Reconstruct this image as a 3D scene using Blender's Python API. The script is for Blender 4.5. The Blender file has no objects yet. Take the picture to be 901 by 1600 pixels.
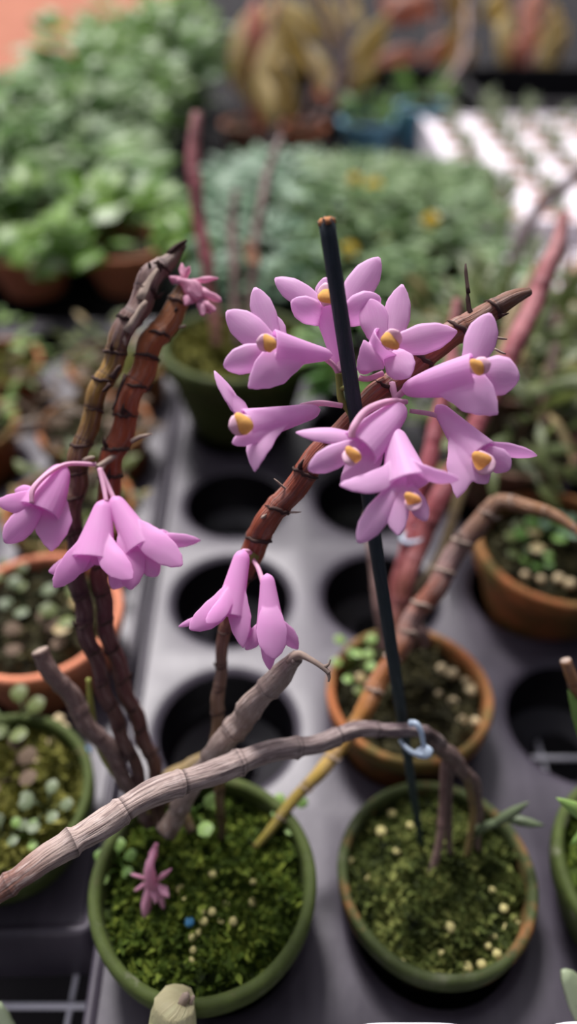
import bpy, math, random
from mathutils import Vector, Matrix, noise
random.seed(7)
PI = math.pi
SC = bpy.context.scene
COL = SC.collection
# ------------------------------------------------------------------ camera model
F = 1150.0; TH = math.radians(41); CAM = Vector((0, 0, .42))
FW = Vector((0, math.cos(TH), -math.sin(TH))); UP = Vector((0, math.sin(TH), math.cos(TH))); RT = Vector((1, 0, 0))
def P(x, y, d):
    "a point of the place, from where it shows in the photograph and its distance"
    return CAM + (FW + RT*((x-450.5)/F) + UP*((800-y)/F))*d
def onz(x, y, z):
    v = FW + RT*((x-450.5)/F) + UP*((800-y)/F)
    return CAM + v*((z-CAM.z)/v.z)
# ------------------------------------------------------------------ mesh builder
class MB:
    def __init__(s): s.v = []; s.f = []; s.uv = []; s.u2 = []; s.mi = []
    def vert(s, p, uv=(0, 0), u2=(0, 0)):
        s.v.append(Vector(p)); s.uv.append(uv); s.u2.append(u2); return len(s.v)-1
    def face(s, *ids, m=0): s.f.append(ids); s.mi.append(m)
    def build(s, name, mats, parent=None, smooth=True, solid=0, sub=0):
        me = bpy.data.meshes.new(name)
        org = Vector((0, 0, 0))
        if parent is None and s.v:
            lo = Vector([min(p[i] for p in s.v) for i in range(3)]); hi = Vector([max(p[i] for p in s.v) for i in range(3)])
            org = (lo+hi)/2; org.z = lo.z
        elif parent is not None:
            org = worldloc(parent)
        me.from_pydata([tuple(p-org) for p in s.v], [], s.f)
        a = me.uv_layers.new(name='UVMap'); b = me.uv_layers.new(name='aux')
        for l in me.loops:
            a.data[l.index].uv = s.uv[l.vertex_index]; b.data[l.index].uv = s.u2[l.vertex_index]
        if not isinstance(mats, (list, tuple)): mats = [mats]
        for m in mats: me.materials.append(m)
        for i, p in enumerate(me.polygons): p.use_smooth = smooth; p.material_index = s.mi[i]
        me.update()
        o = bpy.data.objects.new(name, me); COL.objects.link(o)
        if parent is None: o.location = org
        else: o.parent = parent
        if solid:
            md = o.modifiers.new('thick', 'SOLIDIFY'); md.thickness = solid; md.offset = 0
        if sub:
            md = o.modifiers.new('sub', 'SUBSURF'); md.levels = sub; md.render_levels = sub
        return o
def worldloc(o):
    p = Vector((0, 0, 0))
    while o is not None: p += o.location; o = o.parent
    return p
def empty(name, loc, label=None, cat=None, group=None):
    o = bpy.data.objects.new(name, None); COL.objects.link(o); o.location = loc; o.empty_display_size = .02
    if label: tag(o, label, cat, group)
    return o
def tag(o, label, cat, group=None):
    o['label'] = label; o['category'] = cat
    if group: o['group'] = group
    return o
def struct(o): o['kind'] = 'structure'; return o
# ------------------------------------------------------------------ curves
def catmull(pts, n):
    "pts: list of tuples (any length); n samples per span"
    P_ = [pts[0]] + list(pts) + [pts[-1]]; out = []
    for i in range(1, len(P_)-2):
        a, b, c, d = P_[i-1:i+3]
        for k in range(n):
            t = k/n
            out.append(tuple(.5*((2*b[j]) + (-a[j]+c[j])*t + (2*a[j]-5*b[j]+4*c[j]-d[j])*t*t + (-a[j]+3*b[j]-3*c[j]+d[j])*t**3) for j in range(len(b))))
    out.append(tuple(P_[-2])); return out
def frames(pts):
    T = []
    for i in range(len(pts)):
        a = pts[max(i-1, 0)]; b = pts[min(i+1, len(pts)-1)]; d = b-a
        T.append(d.normalized() if d.length > 1e-9 else Vector((0, 0, 1)))
    n = T[0].orthogonal().normalized(); N = []
    for t in T:
        n = n - t*n.dot(t); n = n.normalized() if n.length > 1e-6 else t.orthogonal().normalized(); N.append(n.copy())
    return T, N
def tube(mb, pts, rad, seg=10, cap=True, rfun=None, aux=None, m=0, vrange=(0, 1)):
    T, N = frames(pts); n = len(pts); rings = []
    for i in range(n):
        B = T[i].cross(N[i]); ring = []
        v = vrange[0]+(vrange[1]-vrange[0])*i/(n-1)
        for k in range(seg+1):
            a = 2*PI*k/seg; r = rad[i] if rad.__class__ in (list, tuple) else rad
            if rfun: r *= rfun(i, a)
            ring.append(mb.vert(pts[i]+(N[i]*math.cos(a)+B*math.sin(a))*r, (k/seg, v), aux[i] if aux else (0, 0)))
        rings.append(ring)
    for i in range(n-1):
        for k in range(seg): mb.face(rings[i][k], rings[i][k+1], rings[i+1][k+1], rings[i+1][k], m=m)
    if cap:
        for ring, e, fl in ((rings[0], 0, 1), (rings[-1], n-1, 0)):
            c = mb.vert(pts[e], (.5, vrange[0] if e == 0 else vrange[1]), aux[e] if aux else (0, 0))
            for k in range(seg):
                if fl: mb.face(c, ring[k+1], ring[k], m=m)
                else: mb.face(c, ring[k], ring[k+1], m=m)
    return rings
def lathe(mb, c, prof, seg=48, m=0, wob=0, seed=0):
    rings = []
    for j, (r, z) in enumerate(prof):
        ring = []
        for k in range(seg):
            a = 2*PI*k/seg; rr = r*(1+wob*noise.noise(Vector((math.cos(a)*2, math.sin(a)*2, z*30+seed))))
            ring.append(mb.vert((c[0]+rr*math.cos(a), c[1]+rr*math.sin(a), c[2]+z), (k/seg, j/(len(prof)-1))))
        rings.append(ring)
    for i in range(len(prof)-1):
        for k in range(seg): mb.face(rings[i][k], rings[i][(k+1) % seg], rings[i+1][(k+1) % seg], rings[i+1][k], m=m)
    return rings
PROF = {'point': [(0, .55), (.2, .8), (.45, 1), (.7, .86), (.88, .5), (1, .06)],
        'round': [(0, .5), (.2, .78), (.48, 1), (.72, .92), (.9, .56), (1, .08)],
        'wide': [(0, .4), (.25, .75), (.5, 1), (.7, .82), (.88, .45), (1, .06)],
        'fuse': [(0, .5), (.25, .8), (.52, 1), (.75, .9), (.91, .56), (1, .1)],
        'leaf': [(0, .12), (.15, .6), (.4, 1), (.65, .85), (.85, .45), (1, .02)]}
def prof(name, s):
    t = PROF[name]
    for (a, x), (b, y) in zip(t, t[1:]):
        if s <= b:
            k = (s-a)/(b-a); k = k*k*(3-2*k)*.5+k*.5; return x+(y-x)*k
    return t[-1][1]
def petal(mb, B, T, W, nrm, bend=0., cup=.25, shape='point', nu=14, nv=8, roll=0., m=0, wave=.04, uvs=(0, 1), mid=None):
    "a petal or blade from B to T, W wide, its face along nrm, arched by bend (share of its length), cupped across"
    ax = (T-B); L = ax.length; ax.normalize()
    n = (nrm - ax*nrm.dot(ax)); n = n.normalized() if n.length > 1e-5 else ax.orthogonal().normalized()
    if roll: n = Matrix.Rotation(roll, 3, ax) @ n
    sd = ax.cross(n).normalized(); ids = []; ph = random.random()*6
    for i in range(nu+1):
        s = i/nu; w = prof(shape, s)*W*.5; row = []
        c = B + ax*(L*s) + n*(bend*L*math.sin(PI*s*.9))
        if mid is not None: c = B*(1-s)**2 + mid*(2*s*(1-s)) + T*s*s + n*(bend*L*.5*math.sin(PI*s*.9))
        for j in range(nv+1):
            t = j/nv*2-1
            off = -cup*w*(t*t) + wave*w*math.sin(s*9+ph+t*2)*abs(t)
            row.append(mb.vert(c + sd*(t*w) + n*off, (j/nv, uvs[0]+(uvs[1]-uvs[0])*s), (random.random()*0+ph/6, s)))
        ids.append(row)
    for i in range(nu):
        for j in range(nv): mb.face(ids[i][j], ids[i][j+1], ids[i+1][j+1], ids[i+1][j], m=m)
# ------------------------------------------------------------------ materials
class NT:
    def __init__(s, name):
        s.m = bpy.data.materials.new(name); s.m.use_nodes = True; s.t = s.m.node_tree; s.t.nodes.clear()
        s.out = s.t.nodes.new('ShaderNodeOutputMaterial')
    def n(s, typ, **kw):
        nd = s.t.nodes.new('ShaderNode'+typ)
        for k, v in kw.items():
            if k.startswith('_'): setattr(nd, k[1:], v)
        for k, v in kw.items():
            if not k.startswith('_'):
                nd.inputs[k.replace('__', ' ')].default_value = v
        return nd
    def l(s, a, b): s.t.links.new(a, b)
    def uv(s, layer='UVMap'): return s.n('UVMap', _uv_map=layer).outputs[0]
    def map(s, vec, scale): 
        m = s.n('Mapping', Scale=scale); s.l(vec, m.inputs[0]); return m.outputs[0]
    def obj(s): return s.n('TexCoord').outputs['Object']
    def noise(s, vec, scale, detail=4, rough=.55):
        n = s.n('TexNoise', Scale=scale, Detail=detail, Roughness=rough); s.l(vec, n.inputs['Vector']); return n.outputs['Fac']
    def ramp(s, fac, stops, interp='LINEAR'):
        r = s.n('ValToRGB'); cr = r.color_ramp; cr.interpolation = interp
        while len(cr.elements) < len(stops): cr.elements.new(.5)
        for e, (p, c) in zip(cr.elements, stops): e.position = p; e.color = (*c, 1) if len(c) == 3 else c
        s.l(fac, r.inputs[0]); return r.outputs[0]
    def mix(s, fac, a, b, blend='MIX'):
        m = s.n('Mix', _data_type='RGBA', _blend_type=blend)
        for v, i in ((fac, 0), (a, 6), (b, 7)):
            if isinstance(v, (int, float)): m.inputs[i].default_value = v
            elif isinstance(v, tuple): m.inputs[i].default_value = (*v, 1)
            else: s.l(v, m.inputs[i])
        return m.outputs[2]
    def math(s, op, a, b=0):
        m = s.n('Math', _operation=op)
        for v, i in ((a, 0), (b, 1)):
            if isinstance(v, (int, float)): m.inputs[i].default_value = v
            else: s.l(v, m.inputs[i])
        return m.outputs[0]
    def sep(s, vec): 
        n = s.n('SeparateXYZ'); s.l(vec, n.inputs[0]); return n.outputs
    def done(s, col, rough=.6, bump=None, bstr=.3, bdist=.001, spec=.5, trans=0., sss=0., tcol=None):
        b = s.n('BsdfPrincipled', Roughness=rough if isinstance(rough, (int, float)) else .5); b.inputs['Specular IOR Level'].default_value = spec
        if not isinstance(rough, (int, float)): s.l(rough, b.inputs['Roughness'])
        if isinstance(col, tuple): b.inputs['Base Color'].default_value = (*col, 1)
        else: s.l(col, b.inputs['Base Color'])
        if bump is not None:
            bp = s.n('Bump', Strength=bstr, Distance=bdist); s.l(bump, bp.inputs['Height']); s.l(bp.outputs[0], b.inputs['Normal'])
        sh = b.outputs[0]
        if trans:
            t = s.n('BsdfTranslucent'); c2 = tcol or col
            if isinstance(c2, tuple): t.inputs[0].default_value = (*c2, 1)
            else: s.l(c2, t.inputs[0])
            mx = s.n('MixShader', Fac=trans); s.l(sh, mx.inputs[1]); s.l(t.outputs[0], mx.inputs[2]); sh = mx.outputs[0]
        s.l(sh, s.out.inputs[0]); return s.m
def m_plain(name, col, rough=.6, spec=.5, var=.25, sc=40, trans=0):
    n = NT(name); f = n.noise(n.obj(), sc)
    c = n.mix(f, tuple(x*(1-var) for x in col), tuple(min(1, x*(1+var)) for x in col))
    return n.done(c, rough, f, .15, .001, spec, trans)
def m_petal(name, a, b, tr=.45):
    n = NT(name); uv = n.uv(); u, v = n.sep(uv)[0:2]
    veins = n.noise(n.map(uv, (14, 1.2, 1)), 1.6, 3)
    big = n.noise(n.obj(), 90, 2)
    c = n.mix(n.ramp(veins, [(.35, (0, 0, 0)), (.65, (1, 1, 1))]), a, b)
    c = n.mix(n.math('MULTIPLY', big, .35), c, (.95, .80, .95))
    return n.done(c, .45, veins, .12, .0006, .3, tr)
def m_cane(name, stops, streak=.5, dark=(.05, .02, .018), nodew=.1, light=(.45, .36, .32), lightamt=.3, rough=.5):
    n = NT(name); uv = n.uv(); v = n.sep(uv)[1]; ph = n.sep(n.uv('aux'))[0]
    st = n.noise(n.map(uv, (9, 14, 1)), 1.5, 5, .65)
    st2 = n.noise(n.map(uv, (26, 10, 1)), 1.2, 4, .6)
    pos = n.math('ADD', v, n.math('MULTIPLY', n.math('SUBTRACT', st, .5), .10))
    base = n.ramp(pos, stops)
    c = n.mix(n.math('MULTIPLY', n.ramp(st2, [(.44, (0, 0, 0)), (.60, (1, 1, 1))]), streak), base, tuple(x*2.2 for x in dark))
    c = n.mix(n.math('MULTIPLY', n.ramp(st, [(.50, (0, 0, 0)), (.64, (1, 1, 1))]), lightamt), c, light)
    ring = n.ramp(ph, [(0, (1, 1, 1)), (nodew, (.15, .15, .15)), (nodew*2, (0, 0, 0)), (.93, (0, 0, 0)), (1, (1, 1, 1))])
    c = n.mix(n.math('MULTIPLY', ring, .85), c, dark)
    h = n.math('ADD', st2, n.math('MULTIPLY', st, .6))
    return n.done(c, rough, h, .8, .0012, .4)
def m_pot(name, clay, algae, amt, white=.15, rough=.75):
    n = NT(name); o = n.obj(); a = n.noise(o, 26, 6, .65); b = n.noise(o, 130, 4, .6); w = n.noise(o, 55, 5, .7)
    c = n.mix(b, tuple(x*.7 for x in clay), tuple(min(1, x*1.25) for x in clay))
    g = n.mix(b, tuple(x*.5 for x in algae), tuple(x*1.4 for x in algae))
    c = n.mix(n.ramp(a, [(max(0, .78-amt*.75), (0, 0, 0)), (min(1, .95-amt*.7), (1, 1, 1))]), c, g)
    c = n.mix(n.math('MULTIPLY', n.ramp(w, [(.58, (0, 0, 0)), (.75, (1, 1, 1))]), white), c, (.55, .5, .45))
    return n.done(c, rough, b, .4, .001, .3)
def m_moss(name, dk, md, lt, sc=60):
    n = NT(name); o = n.obj(); a = n.noise(o, sc, 5, .6); b = n.noise(o, sc*6, 3); rn = n.sep(n.uv('aux'))[0]
    k = n.math('ADD', n.math('MULTIPLY', a, .6), n.math('ADD', n.math('MULTIPLY', b, .2), n.math('MULTIPLY', rn, .25)))
    c = n.ramp(k, [(.34, dk), (.52, md), (.75, lt)])
    return n.done(c, .8, b, .5, .001, .2, .15)
def m_leaf(name, dk, lt, rough=.45, tr=.3, alt=None, alta=.0, spec=.5):
    n = NT(name); rn = n.sep(n.uv('aux'))[0]; oi = n.n('ObjectInfo').outputs['Random']; b = n.noise(n.obj(), 25, 3)
    k = n.math('ADD', n.math('MULTIPLY', rn, .6), n.math('MULTIPLY', b, .4))
    c = n.ramp(k, [(.1, dk), (.85, lt)])
    if alt: c = n.mix(n.ramp(rn, [(1-alta, (0, 0, 0)), (min(1, 1.03-alta), (1, 1, 1))]), c, alt)
    c = n.mix(n.math('MULTIPLY', oi, .25), c, tuple(x*.8 for x in lt))
    return n.done(c, rough, None, trans=tr, spec=spec)
def m_metal(name, col, rough=.4):
    n = NT(name); f = n.noise(n.obj(), 60); return n.done(n.mix(f, tuple(x*.8 for x in col), col), rough, f, .1, .0005)

M = {}
M['petal'] = m_petal('lilac petal', (.97, .66, .92), (.93, .58, .88), .55)
M['petal_deep'] = m_petal('rosy lilac petal', (.95, .54, .87), (.90, .46, .82), .55)
M['petal_dry'] = m_petal('faded pink petal', (.90, .48, .64), (.78, .34, .50), .45)
M['orange'] = m_plain('orange lip', (.97, .52, .16), .85, .1, .2, 600, .3)
M['cream'] = m_plain('pale lip edge', (.95, .62, .76), .5, .3, .1, 300, .3)
M['pedicel'] = m_plain('pink pedicel', (.90, .52, .70), .5, .3, .15, 200, .3)
M['green_stem'] = m_plain('green stem', (.28, .30, .07), .5, .4, .3, 120, .1)
M['cut'] = m_plain('cut cane wood', (.50, .22, .09), .8, .2, .4, 300)
M['husk'] = m_plain('dry pale sheath', (.42, .33, .27), .8, .2, .35, 200, .2)
M['husk_dark'] = m_plain('dark dry sheath', (.06, .035, .03), .8, .2, .35, 200)
M['c_main'] = m_cane('red brown cane', [(0, (.06, .05, .02)), (.14, (.26, .16, .04)), (.24, (.24, .15, .09)), (.33, (.21, .13, .11)), (.42, (.27, .07, .035)), (.5, (.30, .07, .03)), (.68, (.32, .075, .04)), (.85, (.30, .10, .05)), (1, (.18, .08, .04))])
M['c_grey'] = m_cane('weathered grey cane', [(0, (.025, .014, .012)), (.10, (.04, .022, .02)), (.16, (.17, .12, .13)), (.35, (.33, .26, .245)), (.6, (.46, .36, .32)), (.86, (.46, .36, .31)), (.93, (.22, .10, .07)), (1, (.20, .085, .06))], .7, (.045, .028, .028), .08, (.60, .50, .46), .6, .75)
M['c_grey2'] = m_cane('grey cane', [(0, (.16, .11, .08)), (.3, (.30, .23, .20)), (1, (.38, .29, .25))], .35, (.09, .06, .055), .08, (.55, .46, .42), .5, .7)
M['c_yellow'] = m_cane('yellow brown cane', [(0, (.26, .23, .03)), (.2, (.42, .27, .04)), (.33, (.38, .15, .03)), (.44, (.30, .10, .03)), (.52, (.27, .17, .15)), (.56, (.26, .07, .03)), (.66, (.22, .14, .13)), (.75, (.17, .085, .045)), (.9, (.33, .16, .06)), (1, (.34, .17, .08))], .35)
M['c_left'] = m_cane('mottled brown cane', [(0, (.10, .06, .04)), (.25, (.12, .05, .04)), (.5, (.10, .045, .05)), (.66, (.22, .12, .035)), (.78, (.42, .24, .03)), (.83, (.24, .14, .11)), (.92, (.25, .16, .14)), (1, (.20, .13, .07))], .6, (.035, .012, .018), .2)
M['c_right'] = m_cane('rust red cane', [(0, (.12, .07, .05)), (.25, (.14, .05, .045)), (.45, (.13, .04, .05)), (.6, (.27, .05, .022)), (.8, (.40, .09, .028)), (.95, (.40, .15, .045)), (1, (.22, .13, .05))], .4)
M['c_stub'] = m_cane('grey brown stub', [(0, (.10, .07, .06)), (.5, (.16, .11, .10)), (1, (.22, .15, .13))], .4)
M['c_red'] = m_cane('dull red cane', [(0, (.20, .10, .05)), (.15, (.22, .06, .05)), (.4, (.28, .045, .065)), (.8, (.36, .10, .11)), (1, (.40, .16, .15))], .25, (.12, .03, .04), .1, (.50, .24, .25), .4)
M['c_olive'] = m_cane('olive cane', [(0, (.14, .10, .05)), (.5, (.28, .20, .06)), (1, (.25, .18, .07))], .3)
M['c_dark'] = m_cane('dark grey cane', [(0, (.09, .06, .06)), (1, (.14, .09, .10))], .3)
M['c_pale'] = m_cane('pale brown cane', [(0, (.16, .09, .08)), (.5, (.26, .16, .14)), (1, (.36, .25, .22))], .3)
M['stake'] = m_cane('dark green stake', [(0, (.012, .035, .030)), (.5, (.018, .034, .042)), (1, (.022, .036, .045))], .15, (.012, .018, .025), .02, (.06, .075, .10), .3, .5)
M['pot_green'] = m_pot('algae covered clay', (.16, .10, .06), (.055, .078, .016), .78, .3)
M['pot_green2'] = m_pot('green stained clay', (.36, .12, .045), (.042, .058, .015), .66, .1)
M['pot_orange'] = m_pot('orange clay', (.36, .12, .04), (.13, .095, .025), .5, .1)
M['pot_terra'] = m_pot('bright terracotta', (.66, .24, .13), (.14, .10, .04), .22, .2)
M['pot_brown'] = m_pot('brown stained clay', (.13, .06, .04), (.06, .06, .02), .4, .05)
M['pot_black'] = m_plain('black plastic', (.012, .011, .014), .4, .5, .3, 50)
M['pot_blue'] = m_plain('blue plastic', (.26, .58, .78), .4, .5, .15, 20)
M['pot_white'] = m_plain('white plastic', (.80, .78, .84), .4, .5, .05, 20)
M['pot_pink'] = m_plain('pinkish clay', (.42, .20, .14), .8, .2, .3, 40)
M['moss'] = m_moss('green moss', (.006, .011, .002), (.06, .10, .010), (.26, .32, .05))  # darkest tone has the deep shadow in the moss painted in
M['moss2'] = m_moss('olive moss', (.008, .012, .004), (.065, .088, .018), (.26, .28, .08))  # shadow in the moss is painted into the darkest tone here too
M['soil'] = m_moss('dark mossy soil', (.008, .008, .005), (.045, .042, .018), (.16, .14, .06))
M['soil_y'] = m_moss('yellowish moss', (.03, .035, .008), (.16, .16, .03), (.38, .36, .10))
M['pellet'] = m_plain('yellow pellet', (.52, .47, .20), .55, .3, .25, 250)
M['pellet_w'] = m_plain('pale tan pellet', (.58, .47, .28), .55, .3, .2, 250)
M['pellet_b'] = m_plain('blue pellet', (.06, .22, .42), .5, .4, .1, 250)
M['weed'] = m_leaf('bright weed leaf', (.12, .25, .04), (.36, .55, .16), .5, .35)
M['weed_pale'] = m_leaf('pale weed leaf', (.09, .13, .06), (.24, .30, .17), .5, .3)
M['lf_green'] = m_leaf('fresh green leaf', (.07, .20, .02), (.29, .48, .09), .4, .4, (.60, .74, .50), .06, .3)  # the few palest leaves are sun glints painted into the colour
M['lf_dark'] = m_leaf('mid green leaf', (.04, .14, .025), (.24, .42, .10), .42, .35, (.50, .64, .40), .06, .3)  # pale alternate tone is a painted glint on some leaves
M['lf_grey'] = m_leaf('grey green leaf', (.08, .18, .06), (.27, .39, .16), .5, .35, (.50, .58, .40), .08, .3)  # lightest leaves stand in for highlights, put into the colour
M['lf_blue'] = m_leaf('bluish green leaf', (.06, .16, .08), (.28, .44, .28), .5, .3)
M['lf_olive'] = m_leaf('olive leaf', (.04, .065, .016), (.20, .25, .07), .5, .3, (.45, .34, .15), .12)
M['lf_brown'] = m_leaf('dry brown leaf', (.06, .035, .02), (.20, .14, .09), .8, .2, (.36, .30, .24), .15)
M['lf_autumn'] = m_leaf('yellowing leaf', (.50, .36, .10), (.95, .84, .46), .55, .65, (.75, .36, .26), .3)
M['lf_red'] = m_leaf('reddish leaf', (.50, .24, .18), (.88, .56, .42), .55, .65, (.55, .42, .12), .35)
M['lf_sage'] = m_leaf('sage green leaf', (.20, .26, .14), (.42, .48, .32), .6, .25)
M['succulent'] = m_leaf('pale grey green leaf', (.26, .34, .19), (.40, .47, .30), .5, .15)
M['yellow_fl'] = m_plain('yellow bloom', (.90, .62, .06), .5, .3, .15, 100, .3)
M['clip'] = m_plain('pale blue plastic', (.55, .66, .78), .3, .5, .05, 50, .3)
M['white_fl'] = m_plain('white bloom', (.92, .92, .90), .5, .3, .05, 50, .3)
M['plug'] = m_plain('red brown soil plug', (.48, .24, .18), .9, .1, .4, 100)
M['foam'] = m_plain('white foam', (.84, .78, .84), .7, .3, .05, 60)
def m_tray():
    n = NT('dusty black plastic'); o = n.obj(); a = n.noise(o, 14, 6, .6); b = n.noise(o, 220, 3); s = n.noise(n.map(o, (60, 6, 6)), 1.5, 4)
    c = n.mix(n.ramp(a, [(.3, (0, 0, 0)), (.75, (1, 1, 1))]), (.026, .022, .032), (.060, .051, .069))
    c = n.mix(n.math('MULTIPLY', n.ramp(s, [(.5, (0, 0, 0)), (.8, (1, 1, 1))]), .3), c, (.10, .09, .11))
    r = n.math('ADD', n.math('MULTIPLY', a, .16), .33)
    return n.done(c, r, n.math('ADD', b, n.math('MULTIPLY', a, 2)), .12, .0006, .4)
M['tray'] = m_tray()
M['tray_in'] = m_plain('black plastic cup', (.008, .007, .010), .35, .4, .3, 60)
M['wire'] = m_metal('white coated wire', (.62, .62, .68), .4)
def m_ground():
    n = NT('dark ground cloth'); o = n.obj(); a = n.noise(o, 1.2, 6); b = n.noise(o, 60, 3)
    return n.done(n.mix(a, (.006, .006, .007), (.022, .020, .022)), .9, b, .3, .01, .1)
M['ground'] = m_ground()
M['redsoil'] = m_plain('red soil', (.40, .16, .10), .95, .1, .35, 3)
# ------------------------------------------------------------------ parts
def pot(parent, c, r, h, mat, zr, lip=.016, name='pot', taper=.64, seg=64, wob=.01):
    mb = MB(); th = r*.10; b = -h
    pr = [(0, b), (r*taper*.96, b), (r*taper, b+.003), (r*(taper+(.90-taper)*.5), b+(h-lip)*.5), (r*.90, -lip-.002), (r*.925, -lip), (r*.985, -lip*.85), (r*.995, -lip*.5), (r, -.003), (r*.985, -.0008), (r-th*.5, 0), (r-th, -.0012), (r-th*1.1, -.005), (r-th*1.35, -.02), (r-th*1.8, -.032)]
    lathe(mb, (c[0], c[1], zr), pr, seg, wob=wob, seed=random.random()*50)
    return mb.build(name, mat, parent)
def moss(parent, c, R, z, mat, n=900, hump=.006, tuft=.004, name='moss', seed=0, lum=.0062):
    mb = MB(); NR, NS = 18, 56; rows = []
    def hz(x, y):
        return hump*(1-(x*x+y*y)/(R*R)) + lum*noise.noise(Vector((x*70+seed, y*70, seed*3.1)))*1.6 + .0016*noise.noise(Vector((x*260, y*260+seed, 1)))
    for i in range(NR+1):
        row = []
        for k in range(NS):
            a = 2*PI*k/NS; rr = R*i/NR; x, y = rr*math.cos(a), rr*math.sin(a)
            row.append(mb.vert((c[0]+x, c[1]+y, z+hz(x, y)), (x, y), (.3, 0)))
        rows.append(row)
    for i in range(NR):
        for k in range(NS): mb.face(rows[i][k], rows[i+1][k], rows[i+1][(k+1) % NS], rows[i][(k+1) % NS])
    rnd = random.Random(seed+3)
    for q in range(n):
        a = rnd.random()*2*PI; rr = R*math.sqrt(rnd.random())*.985; x, y = rr*math.cos(a), rr*math.sin(a)
        b = Vector((c[0]+x, c[1]+y, z+hz(x, y)-.0006)); t = rnd.random(); L = tuft*(.5+rnd.random())
        d = Vector((rnd.uniform(-1, 1), rnd.uniform(-1, 1), rnd.uniform(.5, 1.4))).normalized(); s = d.orthogonal().normalized()*L*.28
        s = Matrix.Rotation(rnd.random()*6, 3, d) @ s; mid = b+d*L*.55; tip = b+d*L+Vector((d.x, d.y, -.4))*L*.3
        i0 = [mb.vert(p, (x, y), (t, 0)) for p in (b-s*.5, b+s*.5, mid+s, mid-s, tip)]
        mb.face(i0[0], i0[1], i0[2], i0[3]); mb.face(i0[3], i0[2], i0[4])
    o = mb.build(name, mat, parent); o['kind'] = 'stuff'
    return lambda x, y: z+hz(x-c[0], y-c[1])
def cane(parent, pts, mat, name='cane', node=.019, seg=14, ridge=.05, taper0=None, bulge=.15, sub=9, seed=0, cutcap=None, saw=.0, scars=None):
    "pts: (x, y, distance, width in photo pixels)"
    sm = catmull(pts, sub); pos = [P(a, b, c) for a, b, c, w in sm]; rad = [max(w, 1)*.5*c/F for a, b, c, w in sm]
    # finer and even sampling
    L = [0]
    for a, b in zip(pos, pos[1:]): L.append(L[-1]+(b-a).length)
    tot = L[-1]; N = max(12, int(tot/.0016)); N = min(N, 220); pp = []; rr = []; aux = []; marks = []
    rnd = random.Random(seed); edges = [0]
    while edges[-1] < tot: edges.append(edges[-1]+node*rnd.uniform(.8, 1.25))
    j = 0
    for i in range(N+1):
        s = tot*i/N
        while j < len(L)-2 and L[j+1] < s: j += 1
        t = (s-L[j])/max(1e-9, L[j+1]-L[j]); pp.append(pos[j].lerp(pos[j+1], t)); r = rad[j]+(rad[j+1]-rad[j])*t
        e = max(k for k, x in enumerate(edges) if x <= s+1e-9); ph = (s-edges[e])/(edges[min(e+1, len(edges)-1)]-edges[e]) if e+1 < len(edges) else 0
        r *= 1 + saw*(.5-ph) + bulge*(math.sin(PI*min(1, ph*1.02))**.8*.6-.3) + (.15*math.exp(-((ph-.03)/.05)**2)+.12*math.exp(-((ph-.97)/.04)**2))
        rr.append(r); aux.append((ph, e/50))
    # slight zig-zag at nodes
    T, Nn = frames(pp)
    pp = [p + Nn[i]*(rr[i]*.26*math.sin(aux[i][1]*50*PI+aux[i][0]*PI)) for i, p in enumerate(pp)]
    def rf(i, a): return 1+ridge*(math.sin(a*5+i*.03)*.5+math.sin(a*9+1+i*.02)*.3)+.13*noise.noise(Vector((math.cos(a)*1.3+seed, math.sin(a)*1.3, i*.10)))+.06*noise.noise(Vector((math.cos(a)*3+seed, math.sin(a)*3, i*.35)))
    mb = MB(); tube(mb, pp, rr, seg, True, rf, aux)
    mats = [mat]
    if cutcap:
        mats.append(cutcap)
        for i in range(len(mb.f)-seg, len(mb.f)): mb.mi[i] = 1
    o = mb.build(name, mats, parent)
    if scars:
        for e_ in range(1, len(edges)-1):
            i = min(N-1, int(edges[e_]/tot*N)); t_ = T[i]; u = (CAM-pp[i]); u = (u-t_*u.dot(t_)).normalized(); w_ = t_.cross(u); a0 = rnd.uniform(-.6, .6); sp_ = rnd.uniform(1.0, 2.0); R_ = rr[i]*1.05; arc = []
            for q in range(15):
                a = a0+sp_*(q/14*2-1); arc.append(pp[i]+(u*math.cos(a)+w_*math.sin(a))*R_+t_*(R_*.25*math.sin(a*1.3+a0)+R_*.1*rnd.uniform(-1, 1)))
            sb = MB(); tube(sb, arc, [max(.0002, R_*.17*math.sin(PI*min(.97, max(.05, q/14)))) for q in range(15)], 7); sb.build('node_scar', scars, o)
            if rnd.random() < .35:
                sb = MB(); a = a0+rnd.uniform(-1.5, 1.5); d_ = u*math.cos(a)+w_*math.sin(a); b0 = pp[i]+d_*R_*.9; tube(sb, [b0, b0+d_*R_*.35+t_*R_*.3, b0+d_*R_*.5+t_*R_*.8], [R_*.22, R_*.16, R_*.04], 6, True, lambda i_, a_: 1+.2*math.sin(a_*3)); sb.build('bract', scars, o)
    return o, pp, rr
def sticks(parent, items, mat, name='bract'):
    "dry remains standing off a cane: each a mesh; items: (x0,y0,d0, x1,y1,d1, width px)"
    for x0, y0, d0, x1, y1, d1, w in items:
        mb = MB(); a, b = P(x0, y0, d0), P(x1, y1, d1); n = (b-a).length
        mid = (a+b)/2+Vector((random.uniform(-1, 1), random.uniform(-1, 1), random.uniform(-1, 1)))*n*.08
        pts = [a, a.lerp(mid, .5), mid, mid.lerp(b, .55), b]; r = w*.5*d0/F
        tube(mb, pts, [r, r*.95, r*.8, r*.75, r*.35], 7, True, lambda i, an: 1+.2*math.sin(an*3+i))
        mb.build(name, mat, parent)
def tube_px(mb, pts, seg=8, sub=6, m=0):
    sm = catmull(pts, sub); tube(mb, [P(a, b, c) for a, b, c, w in sm], [w*.5*c/F for a, b, c, w in sm], seg, True, m=m)
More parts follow.
